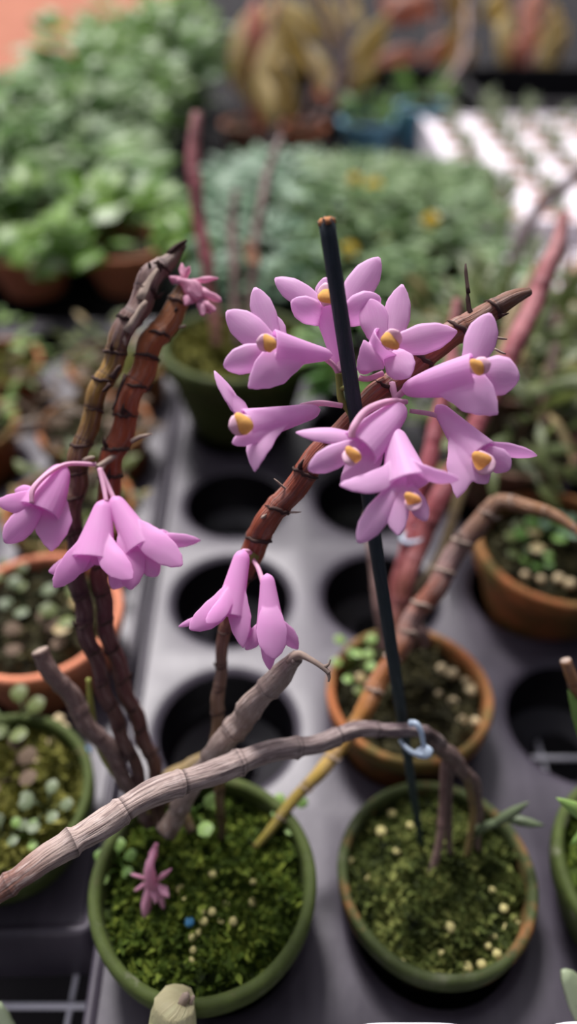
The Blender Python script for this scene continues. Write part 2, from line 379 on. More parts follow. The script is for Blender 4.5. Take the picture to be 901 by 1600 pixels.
def flower(parent, S, Mo, r, tepals, lip=None, ped=None, mat='petal', d=.28, r0=7, name='flower', bow=0., belly=0.):
    """a spurred bloom. S, Mo: (x, y, distance) of the spur's end and of the mouth; r: mouth radius px;
    tepals: (kind, bx, by, tx, ty, width px, dd base, dd tip, bend, cup, shape, tilt)"""
    mb = MB(); s0, m0 = P(*S), P(*Mo); ax = m0-s0; L = ax.length
    k = Mo[2]/F; n = 18; pts = []; rad = []
    toc = (CAM-m0).normalized(); side = ax.cross(toc).normalized()
    for i in range(n+1):
        t = i/n; pts.append(s0 + ax*t + side*(bow*L*math.sin(PI*t)))
        rr = (r0 + (r*.85-r0)*(t**1.1) + belly*r*math.sin(PI*t))*k
        rr *= math.sqrt(max(.02, 1-(1-min(1, t/.14))**2)); rad.append(rr)
    T, N = frames(pts); rings = []; seg = 24
    for i in range(n+1):
        B = T[i].cross(toc).normalized(); D = B.cross(T[i]).normalized(); ring = []
        for q in range(seg+1):
            a = 2*PI*q/seg; f = 1+.04*math.cos(3*a)*i/n
            ring.append(mb.vert(pts[i]+B*(math.cos(a)*rad[i]*f)+D*(math.sin(a)*rad[i]*.72*f), (q/seg*2, i/n)))
        rings.append(ring)
    for i in range(n):
        for q in range(seg): mb.face(rings[i][q], rings[i][q+1], rings[i+1][q+1], rings[i+1][q])
    c = mb.vert(pts[0], (.5, 0))
    for q in range(seg): mb.face(c, rings[0][q+1], rings[0][q])
    dx, dy = S[0]-Mo[0], S[1]-Mo[1]; dl = math.hypot(dx, dy)+1e-6; rest = []
    for tp in tepals:
        kind, bx, by, tx, ty, w, db, dt, bend, cup, shape, tilt = tp
        if db <= -.003 or shape == 'wide':
            Tt = P(tx, ty, Mo[2]+dt); tb = .5 if shape == 'wide' else .58
            rl = (r0+(r*.85-r0)*tb**1.1)*k; ctr = s0+ax*tb; sg = 1 if db < 0 else .15
            u = (Tt-m0); u -= ax.normalized()*u.dot(ax.normalized()); u = u.normalized() if u.length > 1e-6 else toc
            ring = m0 + u*r*k*.55 + toc*r*k*.42*sg; B = ctr + u*rl*.35 + toc*rl*.25*sg
            petal(mb, B, Tt, w*k/max(.3, math.cos(tilt)), (CAM-B).normalized(), bend, cup*.6, 'fuse' if shape != 'wide' else 'wide', 22, 12, tilt, mid=ring)
        else: rest.append(tp)
    tmp = mb.build(name, M[mat], parent, solid=.0008)
    md = tmp.modifiers.new('skin', 'REMESH'); md.mode = 'VOXEL'; md.voxel_size = .00029; md.use_smooth_shade = True
    md = tmp.modifiers.new('soft', 'SMOOTH'); md.factor = .5; md.iterations = 12
    dg = bpy.context.evaluated_depsgraph_get(); me = bpy.data.meshes.new_from_object(tmp.evaluated_get(dg)); tmp.modifiers.clear(); tmp.data = me
    for p_ in me.polygons: p_.use_smooth = True
    fl = tmp
    for tp in rest:
        kind, bx, by, tx, ty, w, db, dt, bend, cup, shape, tilt = tp
        pm = MB(); B = P(bx+dx/dl*r*.25, by+dy/dl*r*.25, Mo[2]+db); Tt = P(tx, ty, Mo[2]+dt)
        nr = (CAM-B).normalized(); W = w*Mo[2]/F/max(.3, math.cos(tilt))
        petal(pm, B, Tt, W, nr, bend, cup, shape, 16, 10, tilt)
        pm.build(kind, M[mat], fl, solid=.0005)
    if lip:
        lx, ly, lr, dd = lip; lm = MB(); c0 = P(lx, ly, Mo[2]+dd); R = lr*k*1.12
        ax2 = ax.normalized(); vv = toc*.75+ax2*.5; vv.normalize(); u = vv.orthogonal().normalized(); w_ = vv.cross(u)
        NRg, NSg = 6, 18; rows = []
        for i in range(NRg+1):
            ro = []
            for q in range(NSg):
                a = 2*PI*q/NSg; rr = R*math.sin(PI*.5*i/NRg)*(1+.12*math.sin(3*a)); h = R*.55*math.cos(PI*.5*i/NRg)
                ro.append(lm.vert(c0+(u*math.cos(a)*.8+w_*math.sin(a)*1.1)*rr+vv*h, (q/NSg, i/NRg)))
            rows.append(ro)
        for i in range(NRg):
            for q in range(NSg): lm.face(rows[i][q], rows[i+1][q], rows[i+1][(q+1) % NSg], rows[i][(q+1) % NSg])
        o = lm.build('lip', M['orange'], fl); o['label'] = 'orange lip inside the bloom'
        cm = MB(); q0 = c0-u*0; petal(cm, c0-ax2*R*.9-toc*R*.25, c0+ax2*R*1.5-toc*R*.2, R*2.0, toc, .08, .35, 'round', 8, 8)
        cm.build('lip_edge', M['cream'], fl, solid=.0004)
    if ped:
        pm = MB(); tube_px(pm, ped); pm.build('pedicel', M['pedicel'], fl)
    return fl
# leafy things in the background
def leafball(mb, c, R, H, n, ll, lw, rnd, droop=.3, shape='leaf', up=.4, hollow=.35):
    for q in range(n):
        a = rnd.random()*2*PI; e = rnd.random()
        rad = R*math.sqrt(rnd.uniform(hollow*hollow, 1)); z = H*rnd.uniform(.05, 1)*(1-.45*(rad/R)**2)
        p = Vector((c[0]+rad*math.cos(a), c[1]+rad*math.sin(a), c[2]+z))
        d = Vector((math.cos(a+rnd.uniform(-1, 1)), math.sin(a+rnd.uniform(-1, 1)), rnd.uniform(-droop, up))).normalized()
        L = ll*rnd.uniform(.6, 1.25); nr = Vector((rnd.uniform(-.6, .6), rnd.uniform(-.9, .3), 1)).normalized(); rr = rnd.random()
        v0 = len(mb.v); petal(mb, p, p+d*L, lw*rnd.uniform(.7, 1.2), nr, .12, .3, shape, 4, 2, wave=0)
        for i in range(v0, len(mb.v)): mb.u2[i] = (rr, 0)
def stalks(mb, c, R, H, n, r, rnd, sp=.5):
    for q in range(n):
        a = rnd.random()*2*PI; b = Vector((c[0]+R*.3*math.cos(a), c[1]+R*.3*math.sin(a), c[2]-.004)); t = Vector((c[0]+R*sp*1.4*math.cos(a), c[1]+R*sp*1.4*math.sin(a), c[2]+H*rnd.uniform(.6, .95)))
        m_ = b.lerp(t, .5)+Vector((0, 0, H*.12)); tube(mb, [b, b.lerp(m_, .5), m_, m_.lerp(t, .5), t], [r, r, r*.85, r*.7, r*.5], 6)
def leafy_pot(name, label, cat, x, y, zb, r, h, pmat, lmat, R, H, n, ll, lw, seed, group=None, soil='soil', stalk='c_olive', flowers=None, shape='leaf', droop=.3, up=.4, hollow=.35, stemn=6):
    rnd = random.Random(seed); e = empty(name, (x, y, zb), label, cat, group)
    zr = zb+h; pot(e, (x, y), r, h, M[pmat], zr, min(.018, h*.25), seg=40)
    moss(e, (x, y), r*.86, zr-.012, M[soil], 60, .004, .006, seed=seed)
    mb = MB(); leafball(mb, (x, y, zr-.008), R, H, n, ll, lw, rnd, droop, shape, up, hollow); mb.build('foliage', M[lmat], e)
    sb = MB(); stalks(sb, (x, y, zr-.008), R*.6, H*.85, stemn, .0016+r*.01, rnd); sb.build('stems', M[stalk], e)
    for (fx, fy, fz, fr) in flowers or []:
        fb = MB(); cc = Vector((fx, fy, fz))
        for k in range(6):
            a = k*PI/3; petal(fb, cc, cc+Vector((math.cos(a), -.45, math.sin(a)))*fr, fr*.9, Vector((0, -.8, .6)), .1, .2, 'round', 4, 3)
        tube(fb, [Vector((fx, fy, fz)), Vector((fx*.6+x*.4, fy*.6+y*.4, (fz+zr)/2)), Vector((x, y, zr-.01))], .0012, 5)
        fb.build('bloom', M['yellow_fl'], e)['label'] = 'small yellow bloom'
    return e
exec_order = []
# ================================================================== SETTING
def box(mb, x0, x1, y0, y1, z0, z1, m=0):
    v = [mb.vert((x, y, z)) for z in (z0, z1) for y in (y0, y1) for x in (x0, x1)]
    for f in ((0, 2, 3, 1), (4, 5, 7, 6), (0, 1, 5, 4), (1, 3, 7, 5), (3, 2, 6, 7), (2, 0, 4, 6)): mb.face(*[v[i] for i in f], m=m)
g = MB(); NG = 40
for i in range(NG+1):
    for j in range(NG+1):
        x = -8+16*i/NG; y = -2+18*j/NG; g.vert((x, y, -.80+.02*noise.noise(Vector((x, y, 0)))))
for i in range(NG):
    for j in range(NG): a = i*(NG+1)+j; g.face(a, a+NG+1, a+NG+2, a+1)
struct(g.build('ground', M['ground']))
g = MB(); 
for i in range(31):
    for j in range(31):
        x = -6.5+5.3*i/30; y = 5.2+10*j/30; e_ = min(i, 30-i, j, 30-j)/3; g.vert((x+.25*noise.noise(Vector((y, x, 3))), y+.25*noise.noise(Vector((x, y, 5))), -.80-.1+.16*min(1, e_)+.07*noise.noise(Vector((x*1.6, y*1.6, 7)))))
for i in range(30):
    for j in range(30): a = i*31+j; g.face(a, a+31, a+32, a+1)
s = g.build('soil_bed', M['redsoil']); struct(s)

# wire bench
TZ = -.047
b = empty('wire_bench', (0, .7, -.8), 'white coated wire mesh bench under the black trays', 'bench')
wb = MB()
def wire(p, q, r=.0016): tube(wb, [Vector(p), Vector(q)], r, 8)
wz = TZ-.0035
g0 = onz(108, 1572, wz); 
yy = g0.y; ystep = .075
k = 0
while yy+ystep*k < 2.3: wire((-1.5, yy+ystep*k, wz), (1.5, yy+ystep*k, wz), .0019); k += 1
wire((-1.5, yy-ystep, wz), (1.5, yy-ystep, wz), .0019)
for i in range(-26, 28):
    x = g0.x+.05*i; wire((x, -.05, wz-.0032), (x, 2.3, wz-.0032), .0016)
mo = wb.build('wire_mesh', M['wire'], b)
fb = MB()
for x in (-1.5, -.5, .5, 1.48): box(fb, x, x+.03, -.06, 2.32, wz-.04, wz-.006)
for y in (-.06, 2.29): box(fb, -1.5, 1.51, y, y+.03, wz-.072, wz-.04)
fb.build('frame', M['pot_black'], b)
for x in (-1.46, 1.43):
    for y in (-.04, 1.1, 2.26):
        lb = MB(); box(lb, x, x+.04, y, y+.04, -.80, wz-.04); lb.build('leg', M['pot_black'], b)

mt = MB(); 
for i in range(31):
    for j in range(16): mt.vert((-1.45+2.9*i/30, .80+1.48*j/15, wz+.0021+.0004*noise.noise(Vector((i*.7, j*.7, 0)))))
for i in range(30):
    for j in range(15): a = i*16+j; mt.face(a, a+16, a+17, a+1)
tag(mt.build('bench_shade_sheet', M['ground'], None, solid=.0008), 'black sheet added as painted shade on the bench under the leafy background plants', 'mat')  # black sheet added over the wires so gaps between plants read as shade
# plant trays with round openings
SP = .1145; HR = .0445
def nursery_tray(name, label, x0, y0, nx, ny, ang, pivot):
    e = empty(name, (pivot[0], pivot[1], TZ), label, 'plant tray'); Rm = Matrix.Rotation(ang, 3, 'Z'); pv = Vector((pivot[0], pivot[1], 0))
    mb = MB(); cup = MB(); NS = 48
    def w(p): return Rm @ (Vector(p)-pv) + pv
    def sq(a, h):
        c, s_ = math.cos(a), math.sin(a); k_ = h/max(abs(c), abs(s_)); return c*k_, s_*k_
    for ix in range(nx):
        for iy in range(ny):
            cx, cy = x0+SP*ix, y0+SP*iy; rings = []
            for (r, z, kind) in ((SP/2, 0, 's'), (HR+.006, 0, 'c'), (HR+.003, -.0006, 'c'), (HR, -.003, 'c')):
                ring = []
                for q in range(NS):
                    a = 2*PI*(q+.5)/NS - PI/4 - 2*PI*.5/NS
                    px_, py_ = sq(a, r) if kind == 's' else (r*math.cos(a), r*math.sin(a))
                    ring.append(mb.vert(w((cx+px_, cy+py_, z))))
                rings.append(ring)
            for i in range(3):
                for q in range(NS): mb.face(rings[i][q], rings[i][(q+1) % NS], rings[i+1][(q+1) % NS], rings[i+1][q])
            rings = []
            for (r, z) in ((HR, -.003), (HR*.985, -.02), (HR*.93, -.044), (HR*.9, -.0455), (HR*.45, -.0455), (HR*.42, -.047)):
                rings.append([cup.vert(w((cx+r*math.cos(2*PI*q/NS), cy+r*math.sin(2*PI*q/NS), z))) for q in range(NS)])
            for i in range(5):
                for q in range(NS): cup.face(rings[i][q], rings[i][(q+1) % NS], rings[i+1][(q+1) % NS], rings[i+1][q])
    # rounded edge and skirt
    X0, X1, Y0, Y1 = x0-SP/2, x0+SP*(nx-1)+SP/2, y0-SP/2, y0+SP*(ny-1)+SP/2
    pr = [(0, 0), (.002, .0022), (.004, .003), (.006, .0022), (.0068, 0), (.009, -.03), (.010, TZ)]
    def loop(o_, z):
        pts = []
        for (cx, cy, a0) in ((X1, Y1, 0), (X0, Y1, PI/2), (X0, Y0, PI), (X1, Y0, 3*PI/2)):
            for q in range(9):
                a = a0+PI/2*q/8; pts.append((cx+o_*math.cos(a), cy+o_*math.sin(a), z))
        return [mb.vert(w(p)) for p in pts]
    loops = [loop(o_, z) for o_, z in pr]
    for A, B in zip(loops, loops[1:]):
        for q in range(36): mb.face(A[q], A[(q+1) % 36], B[(q+1) % 36], B[q])
    mb.build('tray_top', M['tray'], e); cup.build('cups', M['tray_in'], e)
    return e
ANG = math.radians(1.6)
def rot(x, y):
    c, s_ = math.cos(ANG), math.sin(ANG); return x*c-(y-.27)*s_, .27+x*s_+(y-.27)*c
nursery_tray('nursery_tray', 'dusty black plant tray with empty round holes under the front orchid pots', -.04, .155, 5, 6, ANG, (0, .27))
nursery_tray('nursery_tray', 'black plant tray along the edge filled with terracotta pots beside the tray with empty holes', -.17-SP*3, .212, 4, 6, ANG, (0, .27))

# ================================================================== POTTED ORCHIDS
def pellets(items, label, group, mat='pellet', surf=None, z=.04):
    for (x, y, s_) in items:
        p = onz(x, y, z); zz = surf(p.x, p.y) if surf else z; p = onz(x, y, zz+.001); r = s_*.5*((CAM-p).length*.95)/F
        mb = MB(); sd = random.random()*90; NSg = 10; rows = []
        for i in range(7):
            t = PI*i/6; rows.append([mb.vert(p+Vector((math.cos(2*PI*q/NSg)*math.sin(t), math.sin(2*PI*q/NSg)*math.sin(t), math.cos(t)*.85))*r*(1+.25*noise.noise(Vector((q*.9, t*2, sd))))) for q in range(NSg)])
        for i in range(6):
            for q in range(NSg): mb.face(rows[i][q], rows[i+1][q], rows[i+1][(q+1) % NSg], rows[i][(q+1) % NSg])
        tag(mb.build('fertilizer_pellet', M[mat], None), label, 'pellet', group)
def sprout(parent, x, y, z, n, L, mat='weed', seed=1, name='weed_sprout'):
    rnd = random.Random(seed); p = onz(x, y, z); mb = MB()
    for q in range(n):
        a = 2*PI*q/n+rnd.random(); d = Vector((math.cos(a), math.sin(a), rnd.uniform(.2, .9))).normalized(); o0 = p+Vector((rnd.uniform(-1, 1), rnd.uniform(-1, 1), 0))*L*.4
        tip = o0+d*L*.9; tube(mb, [o0-Vector((0, 0, .004)), o0.lerp(tip, .6), tip], L*.05, 5)
        v0 = len(mb.v); petal(mb, tip, tip+Vector((d.x, d.y, .15)).normalized()*L*.9, L*.85, Vector((0, -.2, 1)), .1, .15, 'round', 6, 4); rr = rnd.random()
        for i in range(v0, len(mb.v)): mb.u2[i] = (rr, 0)
    mb.build(name, M[mat], parent)

# ---- A: front left pot
ax_, ay_ = onz(317, 1372, .05).xy
A = empty('potted_orchid', (ax_, ay_, -.045), 'orchid in the algae-green pot in front, its long canes carrying all the open lilac flowers', 'potted orchid')
pot(A, (ax_, ay_), .0555, .095, M['pot_green'], .05, .017, taper=.60)
hA = moss(A, (ax_, ay_), .0495, .036, M['moss'], 3800, .007, .0042, seed=11)
cmain, _, _ = cane(A, [(346, 1310, .38, 12), (343, 1230, .37, 15), (338, 1150, .355, 20), (350, 1000, .335, 19), (368, 930, .325, 30), (392, 862, .316, 36), (432, 795, .308, 38), (480, 735, .302, 38), (545, 660, .298, 36), (620, 592, .296, 40), (690, 535, .295, 40), (745, 497, .294, 36), (790, 472, .295, 28), (826, 456, .297, 14)], M['c_main'], seed=3, node=.016, scars=M['husk_dark'])
sticks(cmain, [(742, 505, .292, 730, 455, .292, 9), (731, 458, .292, 727, 412, .293, 7), (800, 468, .295, 812, 452, .295, 6)], M['husk_dark'])
sticks(cmain, [(760, 522, .291, 792, 530, .290, 5), (772, 545, .29, 790, 553, .29, 4), (434, 806, .305, 470, 800, .302, 4), (755, 530, .292, 722, 536, .292, 4), (452, 768, .303, 428, 748, .30, 4), (498, 715, .30, 484, 700, .297, 8), (425, 800, .305, 408, 810, .303, 8)], M['husk'])
c2, _, _ = cane(A, [(258, 1300, .36, 30), (300, 1230, .352, 32), (345, 1165, .338, 36), (398, 1098, .322, 37), (440, 1050, .31, 34), (463, 1026, .305, 20)], M['c_grey2'], seed=8, node=.018, ridge=.14, bulge=.08, saw=.14)
mb = MB(); tube_px(mb, [(452, 1034, .306, 16), (466, 1023, .303, 14), (484, 1030, .3, 10), (503, 1042, .297, 9), (514, 1052, .296, 8)]); tube_px(mb, [(505, 1043, .297, 9), (513, 1038, .296, 4), (516, 1030, .296, 2)]); tube_px(mb, [(511, 1048, .297, 8), (514, 1058, .296, 5), (513, 1065, .296, 3)]); mb.build('withered_tip', M['husk'], c2)
cy_, _, _ = cane(A, [(398, 1325, .378, 12), (430, 1285, .382, 15), (484, 1222, .388, 19), (545, 1152, .398, 24), (575, 1095, .404, 28), (612, 1035, .408, 28), (645, 970, .41, 31), (700, 885, .412, 32), (742, 822, .412, 30), (772, 790, .41, 25), (800, 786, .407, 22), (842, 795, .40, 18), (880, 815, .393, 15), (925, 845, .386, 12)], M['c_yellow'], seed=5, node=.018, ridge=.08, scars=M['husk'])
sticks(cy_, [(778, 782, .408, 785, 772, .408, 6), (776, 782, .408, 771, 774, .408, 4)], M['husk_dark'])
cl, _, _ = cane(A, [(232, 1290, .375, 18), (212, 1200, .366, 19), (168, 1090, .352, 22), (136, 985, .343, 25), (122, 900, .338, 27), (115, 810, .333, 29), (124, 715, .329, 30), (150, 625, .327, 30), (183, 545, .326, 32), (212, 480, .327, 36), (240, 432, .33, 34), (264, 404, .333, 24), (288, 380, .335, 8)], M['c_left'], seed=14, node=.014, ridge=.11, scars=M['husk_dark'])
sticks(cl, [(238, 432, .327, 232, 409, .324, 8), (250, 425, .327, 246, 406, .325, 8), (228, 432, .327, 219, 419, .325, 7), (262, 398, .332, 292, 375, .331, 9), (196, 585, .322, 176, 640, .318, 6), (172, 600, .322, 160, 612, .32, 7), (176, 590, .32, 188, 570, .318, 10)], M['husk_dark'])
sticks(cl, [(200, 520, .322, 228, 470, .322, 17), (222, 470, .324, 246, 420, .325, 18), (130, 720, .325, 148, 714, .32, 7), (185, 510, .323, 196, 540, .322, 12)], M['husk'], 'sheath')
cr, _, _ = cane(A, [(248, 1290, .383, 20), (240, 1200, .375, 21), (202, 1090, .36, 23), (168, 985, .348, 25), (158, 890, .34, 27), (163, 800, .335, 31), (178, 712, .332, 36), (203, 625, .33, 37), (232, 550, .33, 37), (266, 488, .332, 36), (298, 446, .336, 22)], M['c_right'], seed=21, node=.0145, ridge=.07, scars=M['husk_dark'])
sticks(cr, [(205, 690, .325, 238, 678, .322, 7), (280, 512, .33, 290, 508, .33, 5), (158, 734, .325, 172, 715, .328, 7)], M['husk'])
sticks(cr, [(206, 648, .327, 192, 638, .324, 9), (240, 560, .328, 232, 550, .325, 10), (272, 495, .33, 276, 480, .328, 9)], M['husk_dark'], 'node_scar')
cs, _, _ = cane(A, [(228, 1280, .372, 22), (190, 1205, .364, 24), (130, 1118, .356, 28), (92, 1062, .35, 27), (62, 1016, .345, 25)], M['c_stub'], seed=4, cutcap=M['husk'])
mb = MB(); tube_px(mb, [(232, 1270, .37, 9), (175, 1205, .366, 9), (152, 1160, .364, 10), (143, 1110, .362, 10), (138, 1060, .36, 7)]); mb.build('green_shoot', M['green_stem'], A)
# short old pseudobulbs around the foot
cane(A, [(300, 1300, .37, 14), (262, 1222, .372, 24), (300, 1195, .378, 22), (330, 1185, .382, 18)], M['c_olive'], seed=9, node=.015, name='old_stem')
sprout(A, 300, 1270, .05, 3, .010, 'weed', 3, 'young_leaf'); sprout(A, 188, 1352, .042, 5, .007, 'weed', 8); sprout(A, 455, 1275, .042, 4, .007, 'weed', 9)
# flower stalk of the upper cluster
mb = MB(); tube_px(mb, [(556, 662, .296, 14), (545, 640, .292, 13), (533, 625, .290, 12), (530, 600, .289, 11), (529, 583, .288, 12)]); tube_px(mb, [(531, 608, .289, 9), (538, 606, .288, 8), (541, 605, .288, 6)]); mb.build('flower_stalk', M['green_stem'], A)
mb = MB(); tube_px(mb, [(612, 600, .292, 12), (618, 622, .287, 10), (630, 640, .284, 8)]); mb.build('flower_stalk', M['pedicel'], A)
pe, se = 'petal', 'sepal'
flower(A, (518, 555, .283), (426, 547, .276), 35, [
    (pe, 420, 535, 398, 450, 38, .002, .004, .04, .3, 'round', 0), (se, 420, 545, 354, 487, 48, .001, .003, .04, .3, 'round', .1),
    (pe, 418, 548, 349, 572, 44, -.001, -.004, .05, .3, 'round', -.1), (se, 424, 556, 387, 606, 60, -.002, -.007, .05, .25, 'wide', 0),
    (pe, 432, 530, 427, 492, 24, .003, .004, .02, .2, 'point', .2)], (420, 536, 12, -.0085), [(505, 558, .284, 9), (520, 570, .286, 9), (528, 582, .288, 10)])
flower(A, (532, 582, .290), (515, 476, .291), 33, [
    (pe, 512, 482, 430, 436, 36, .000, .004, .08, .3, 'round', .2), (se, 508, 492, 455, 470, 40, -.001, -.004, .22, .3, 'round', -.1),
    (pe, 530, 484, 592, 403, 48, .002, .005, .03, .3, 'round', 0), (se, 532, 492, 593, 464, 48, -.001, -.004, .20, .35, 'round', .2),
    (pe, 515, 470, 507, 434, 40, .004, .006, .02, .2, 'round', 0)], (511, 464, 13, -.0075), [(530, 566, .289, 9), (530, 582, .288, 10)])
flower(A, (562, 582, .292), (608, 534, .281), 36, [
    (se, 617, 530, 628, 445, 44, .002, .005, .03, .3, 'point', 0), (pe, 600, 528, 576, 467, 46, .002, .004, .05, .3, 'round', .1),
    (pe, 620, 534, 713, 518, 48, .001, .003, .05, .3, 'point', 0), (se, 616, 545, 640, 590, 48, -.001, -.005, .06, .3, 'point', 0),
    (se, 600, 540, 557, 578, 56, .0, .002, .06, .3, 'wide', 0)], (609, 533, 13, -.008), [(560, 590, .291, 10), (575, 592, .291, 9), (598, 583, .292, 9)])
flower(A, (628, 610, .286), (742, 582, .272), 36, [
    (se, 744, 572, 765, 490, 50, .002, .003, .03, .3, 'round', .1), (pe, 748, 582, 811, 590, 62, -.001, -.004, .05, .3, 'round', 0),
    (se, 728, 590, 778, 647, 66, -.001, -.006, .06, .25, 'wide', 0)], (746, 573, 12, -.008), [(636, 606, .286, 11), (618, 622, .287, 10), (606, 632, .289, 9)], r0=10, belly=.12)
flower(A, (499, 640, .286), (384, 668, .272), 32, [
    (se, 374, 658, 334, 581, 19, .001, .004, .06, .4, 'point', .8), (pe, 378, 652, 355, 614, 24, .0, .002, .03, .3, 'point', .5), (pe, 374, 664, 362, 693, 26, -.003, -.006, .04, .3, 'round', 0),
    (se, 388, 684, 398, 738, 40, -.001, -.004, .05, .35, 'wide', .3)], (380, 662, 15, -.008), [(470, 636, .283, 12), (500, 630, .286, 10), (534, 634, .289, 9)], r0=10)
flower(A, (630, 634, .279), (562, 702, .268), 38, [
    (pe, 556, 690, 462, 677, 24, .000, .001, .05, .4, 'point', .7), (pe, 552, 702, 481, 734, 38, -.002, -.004, .07, .35, 'round', -.2),
    (se, 552, 708, 531, 757, 40, .0, -.002, .05, .3, 'wide', 0), (se, 566, 712, 562, 762, 40, .001, .0, .06, .3, 'wide', 0)], (551, 711, 12, -.0085), [(634, 628, .282, 9), (605, 628, .274, 11), (572, 642, .268, 13), (553, 666, .264, 13), (549, 684, .264, 12)], r0=13, belly=.1)
flower(A, (615, 672, .274), (636, 756, .263), 44, [
    (pe, 628, 760, 531, 758, 36, -.006, -.008, -.08, .3, 'round', .3), (pe, 622, 762, 717, 748, 22, -.007, -.009, .06, .4, 'point', .7),
    (se, 622, 772, 559, 848, 40, -.002, -.004, .05, .3, 'round', 0), (se, 626, 776, 622, 837, 44, -.003, -.005, .05, .3, 'round', 0), (pe, 640, 770, 666, 814, 28, -.001, -.003, .04, .3, 'round', 0)], (644, 781, 12, -.006), [(614, 676, .275, 8), (622, 650, .28, 9), (632, 638, .284, 8)], r0=13)
flower(A, (682, 634, .286), (748, 712, .275), 36, [
    (se, 728, 720, 714, 779, 48, -.001, -.004, .04, .3, 'wide', 0), (se, 760, 704, 838, 711, 22, .001, .002, .05, .4, 'point', .6),
    (pe, 758, 718, 761, 756, 42, -.003, -.006, .04, .25, 'round', 0), (pe, 762, 712, 796, 733, 38, -.002, -.004, .05, .3, 'round', .2)], (752, 720, 15, -.008), [(690, 652, .284, 8), (668, 646, .285, 8), (640, 642, .285, 7)], r0=9)
D9 = 'petal_deep'
flower(A, (380, 860, .307), (357, 962, .299), 27, [
    (pe, 350, 952, 296, 984, 40, -.004, -.007, .08, .35, 'round', 0), (se, 330, 966, 279, 979, 12, -.001, -.001, .05, .3, 'point', 0), (pe, 350, 952, 322, 975, 26, -.007, -.010, .1, .3, 'round', 0),
    (se, 356, 965, 380, 1013, 36, -.001, -.003, .04, .3, 'wide', 0), (se, 368, 968, 393, 1001, 20, .0, .001, .04, .3, 'point', .2)], None, [(380, 862, .308, 10), (388, 862, .31, 8), (394, 868, .313, 8)], D9, r0=11)
flower(A, (417, 897, .303), (423, 982, .298), 25, [
    (pe, 424, 978, 428, 1030, 48, -.005, -.008, .08, .3, 'round', 0), (se, 434, 978, 465, 1014, 26, .0, .002, .04, .3, 'point', .2),
    (se, 412, 982, 384, 1015, 26, .0, .002, .04, .3, 'point', .2), (se, 418, 990, 421, 1046, 24, .002, .004, .04, .3, 'point', 0)], None, [(411, 912, .303, 9), (404, 890, .307, 8), (395, 874, .312, 7)], D9, r0=9)
mb = MB(); tube_px(mb, [(400, 872, .314, 12), (393, 868, .312, 12), (386, 880, .311, 9)]); mb.build('flower_stalk', M['green_stem'], A)
flower(A, (100, 727, .318), (62, 800, .308), 36, [
    (pe, 56, 790, -6, 786, 34, -.003, -.004, .05, .3, 'round', .2), (se, 54, 800, 8, 848, 40, -.002, -.005, .06, .3, 'round', 0), (se, 66, 812, 80, 862, 60, .0, -.002, .05, .3, 'wide', 0), (pe, 52, 784, 24, 766, 26, .001, .003, .04, .3, 'round', 0)], None,
    [(50, 786, .302, 8), (52, 764, .303, 9), (75, 740, .308, 8), (106, 725, .317, 7), (150, 726, .322, 7)], D9, r0=10, belly=.15)
flower(A, (163, 782, .316), (146, 876, .306), 40, [
    (pe, 142, 884, 76, 893, 34, -.001, -.001, -.03, .3, 'point', .2), (se, 150, 888, 84, 918, 38, -.004, -.006, .05, .3, 'round', 0), (se, 150, 888, 206, 906, 42, -.006, -.008, .06, .3, 'round', 0), (pe, 160, 878, 204, 888, 40, .001, .002, .04, .3, 'round', 0)], None,
    [(166, 784, .315, 7), (162, 760, .318, 8), (155, 732, .321, 7)], D9, r0=11)
flower(A, (176, 777, .318), (222, 856, .31), 32, [
    (pe, 232, 852, 313, 844, 24, -.001, .001, .04, .3, 'point', .2), (se, 234, 850, 266, 836, 24, .002, .004, .04, .3, 'round', 0), (pe, 230, 866, 285, 884, 46, -.006, -.008, .08, .3, 'round', 0), (se, 220, 870, 204, 922, 46, -.003, -.005, .05, .3, 'round', 0), (se, 226, 874, 246, 900, 30, -.001, -.001, .05, .3, 'round', 0), (pe, 208, 876, 176, 920, 34, .0, .001, .05, .3, 'round', 0)], None,
    [(178, 780, .318, 8), (168, 758, .32, 8), (156, 732, .321, 7)], D9, r0=11)
mb = MB(); tube_px(mb, [(180, 712, .328, 10), (165, 722, .324, 9), (152, 730, .321, 9)]); mb.build('flower_stalk', M['husk'], A)
# withered flower at the cane tops
def withered(parent, name, body, legs, mat, d):
    mb = MB(); sm = catmull(body, 6); tube(mb, [P(a, b_, c) for a, b_, c, w in sm], [w*.5*c/F for a, b_, c, w in sm], 12, True, lambda i, a: 1+.22*math.sin(3*a+i*.5))
    o = mb.build(name, M[mat], parent)
    for (bx, by, tx, ty, w, dd) in legs:
        pm = MB(); petal(pm, P(bx, by, d), P(tx, ty, d+dd), w*d/F*1.1, (CAM-P(bx, by, d)).normalized(), .08, .9, 'point', 12, 6, .5, wave=.35); pm.build('petal', M[mat], o, solid=.0005)
    return o
withered(A, 'withered_flower', [(268, 436, .332, 8), (285, 440, .33, 14), (302, 452, .329, 26), (312, 468, .328, 16)],
         [(300, 452, 347, 470, 15, -.002), (300, 460, 330, 490, 16, 0), (308, 466, 318, 494, 15, -.003), (296, 440, 341, 434, 8, .001), (288, 440, 284, 412, 10, .002), (290, 436, 296, 416, 8, -.002), (282, 440, 264, 432, 12, 0), (300, 448, 290, 478, 18, -.003), (310, 470, 338, 486, 12, -.004)], 'petal_dry', .329)
pellets([(290, 1408, 12), (318, 1440, 13), (331, 1425, 12), (310, 1457, 11), (352, 1415, 14), (364, 1440, 13), (393, 1410, 14), (300, 1465, 12), (302, 1485, 11), (300, 1502, 12), (345, 1440, 9), (283, 1390, 16), (332, 1366, 12), (395, 1378, 9), (316, 1425, 9), (476, 1350, 10)], 'yellowish pellet lying on the moss of the algae-green front pot', 'pellets in the algae-green front pot', 'pellet', hA)
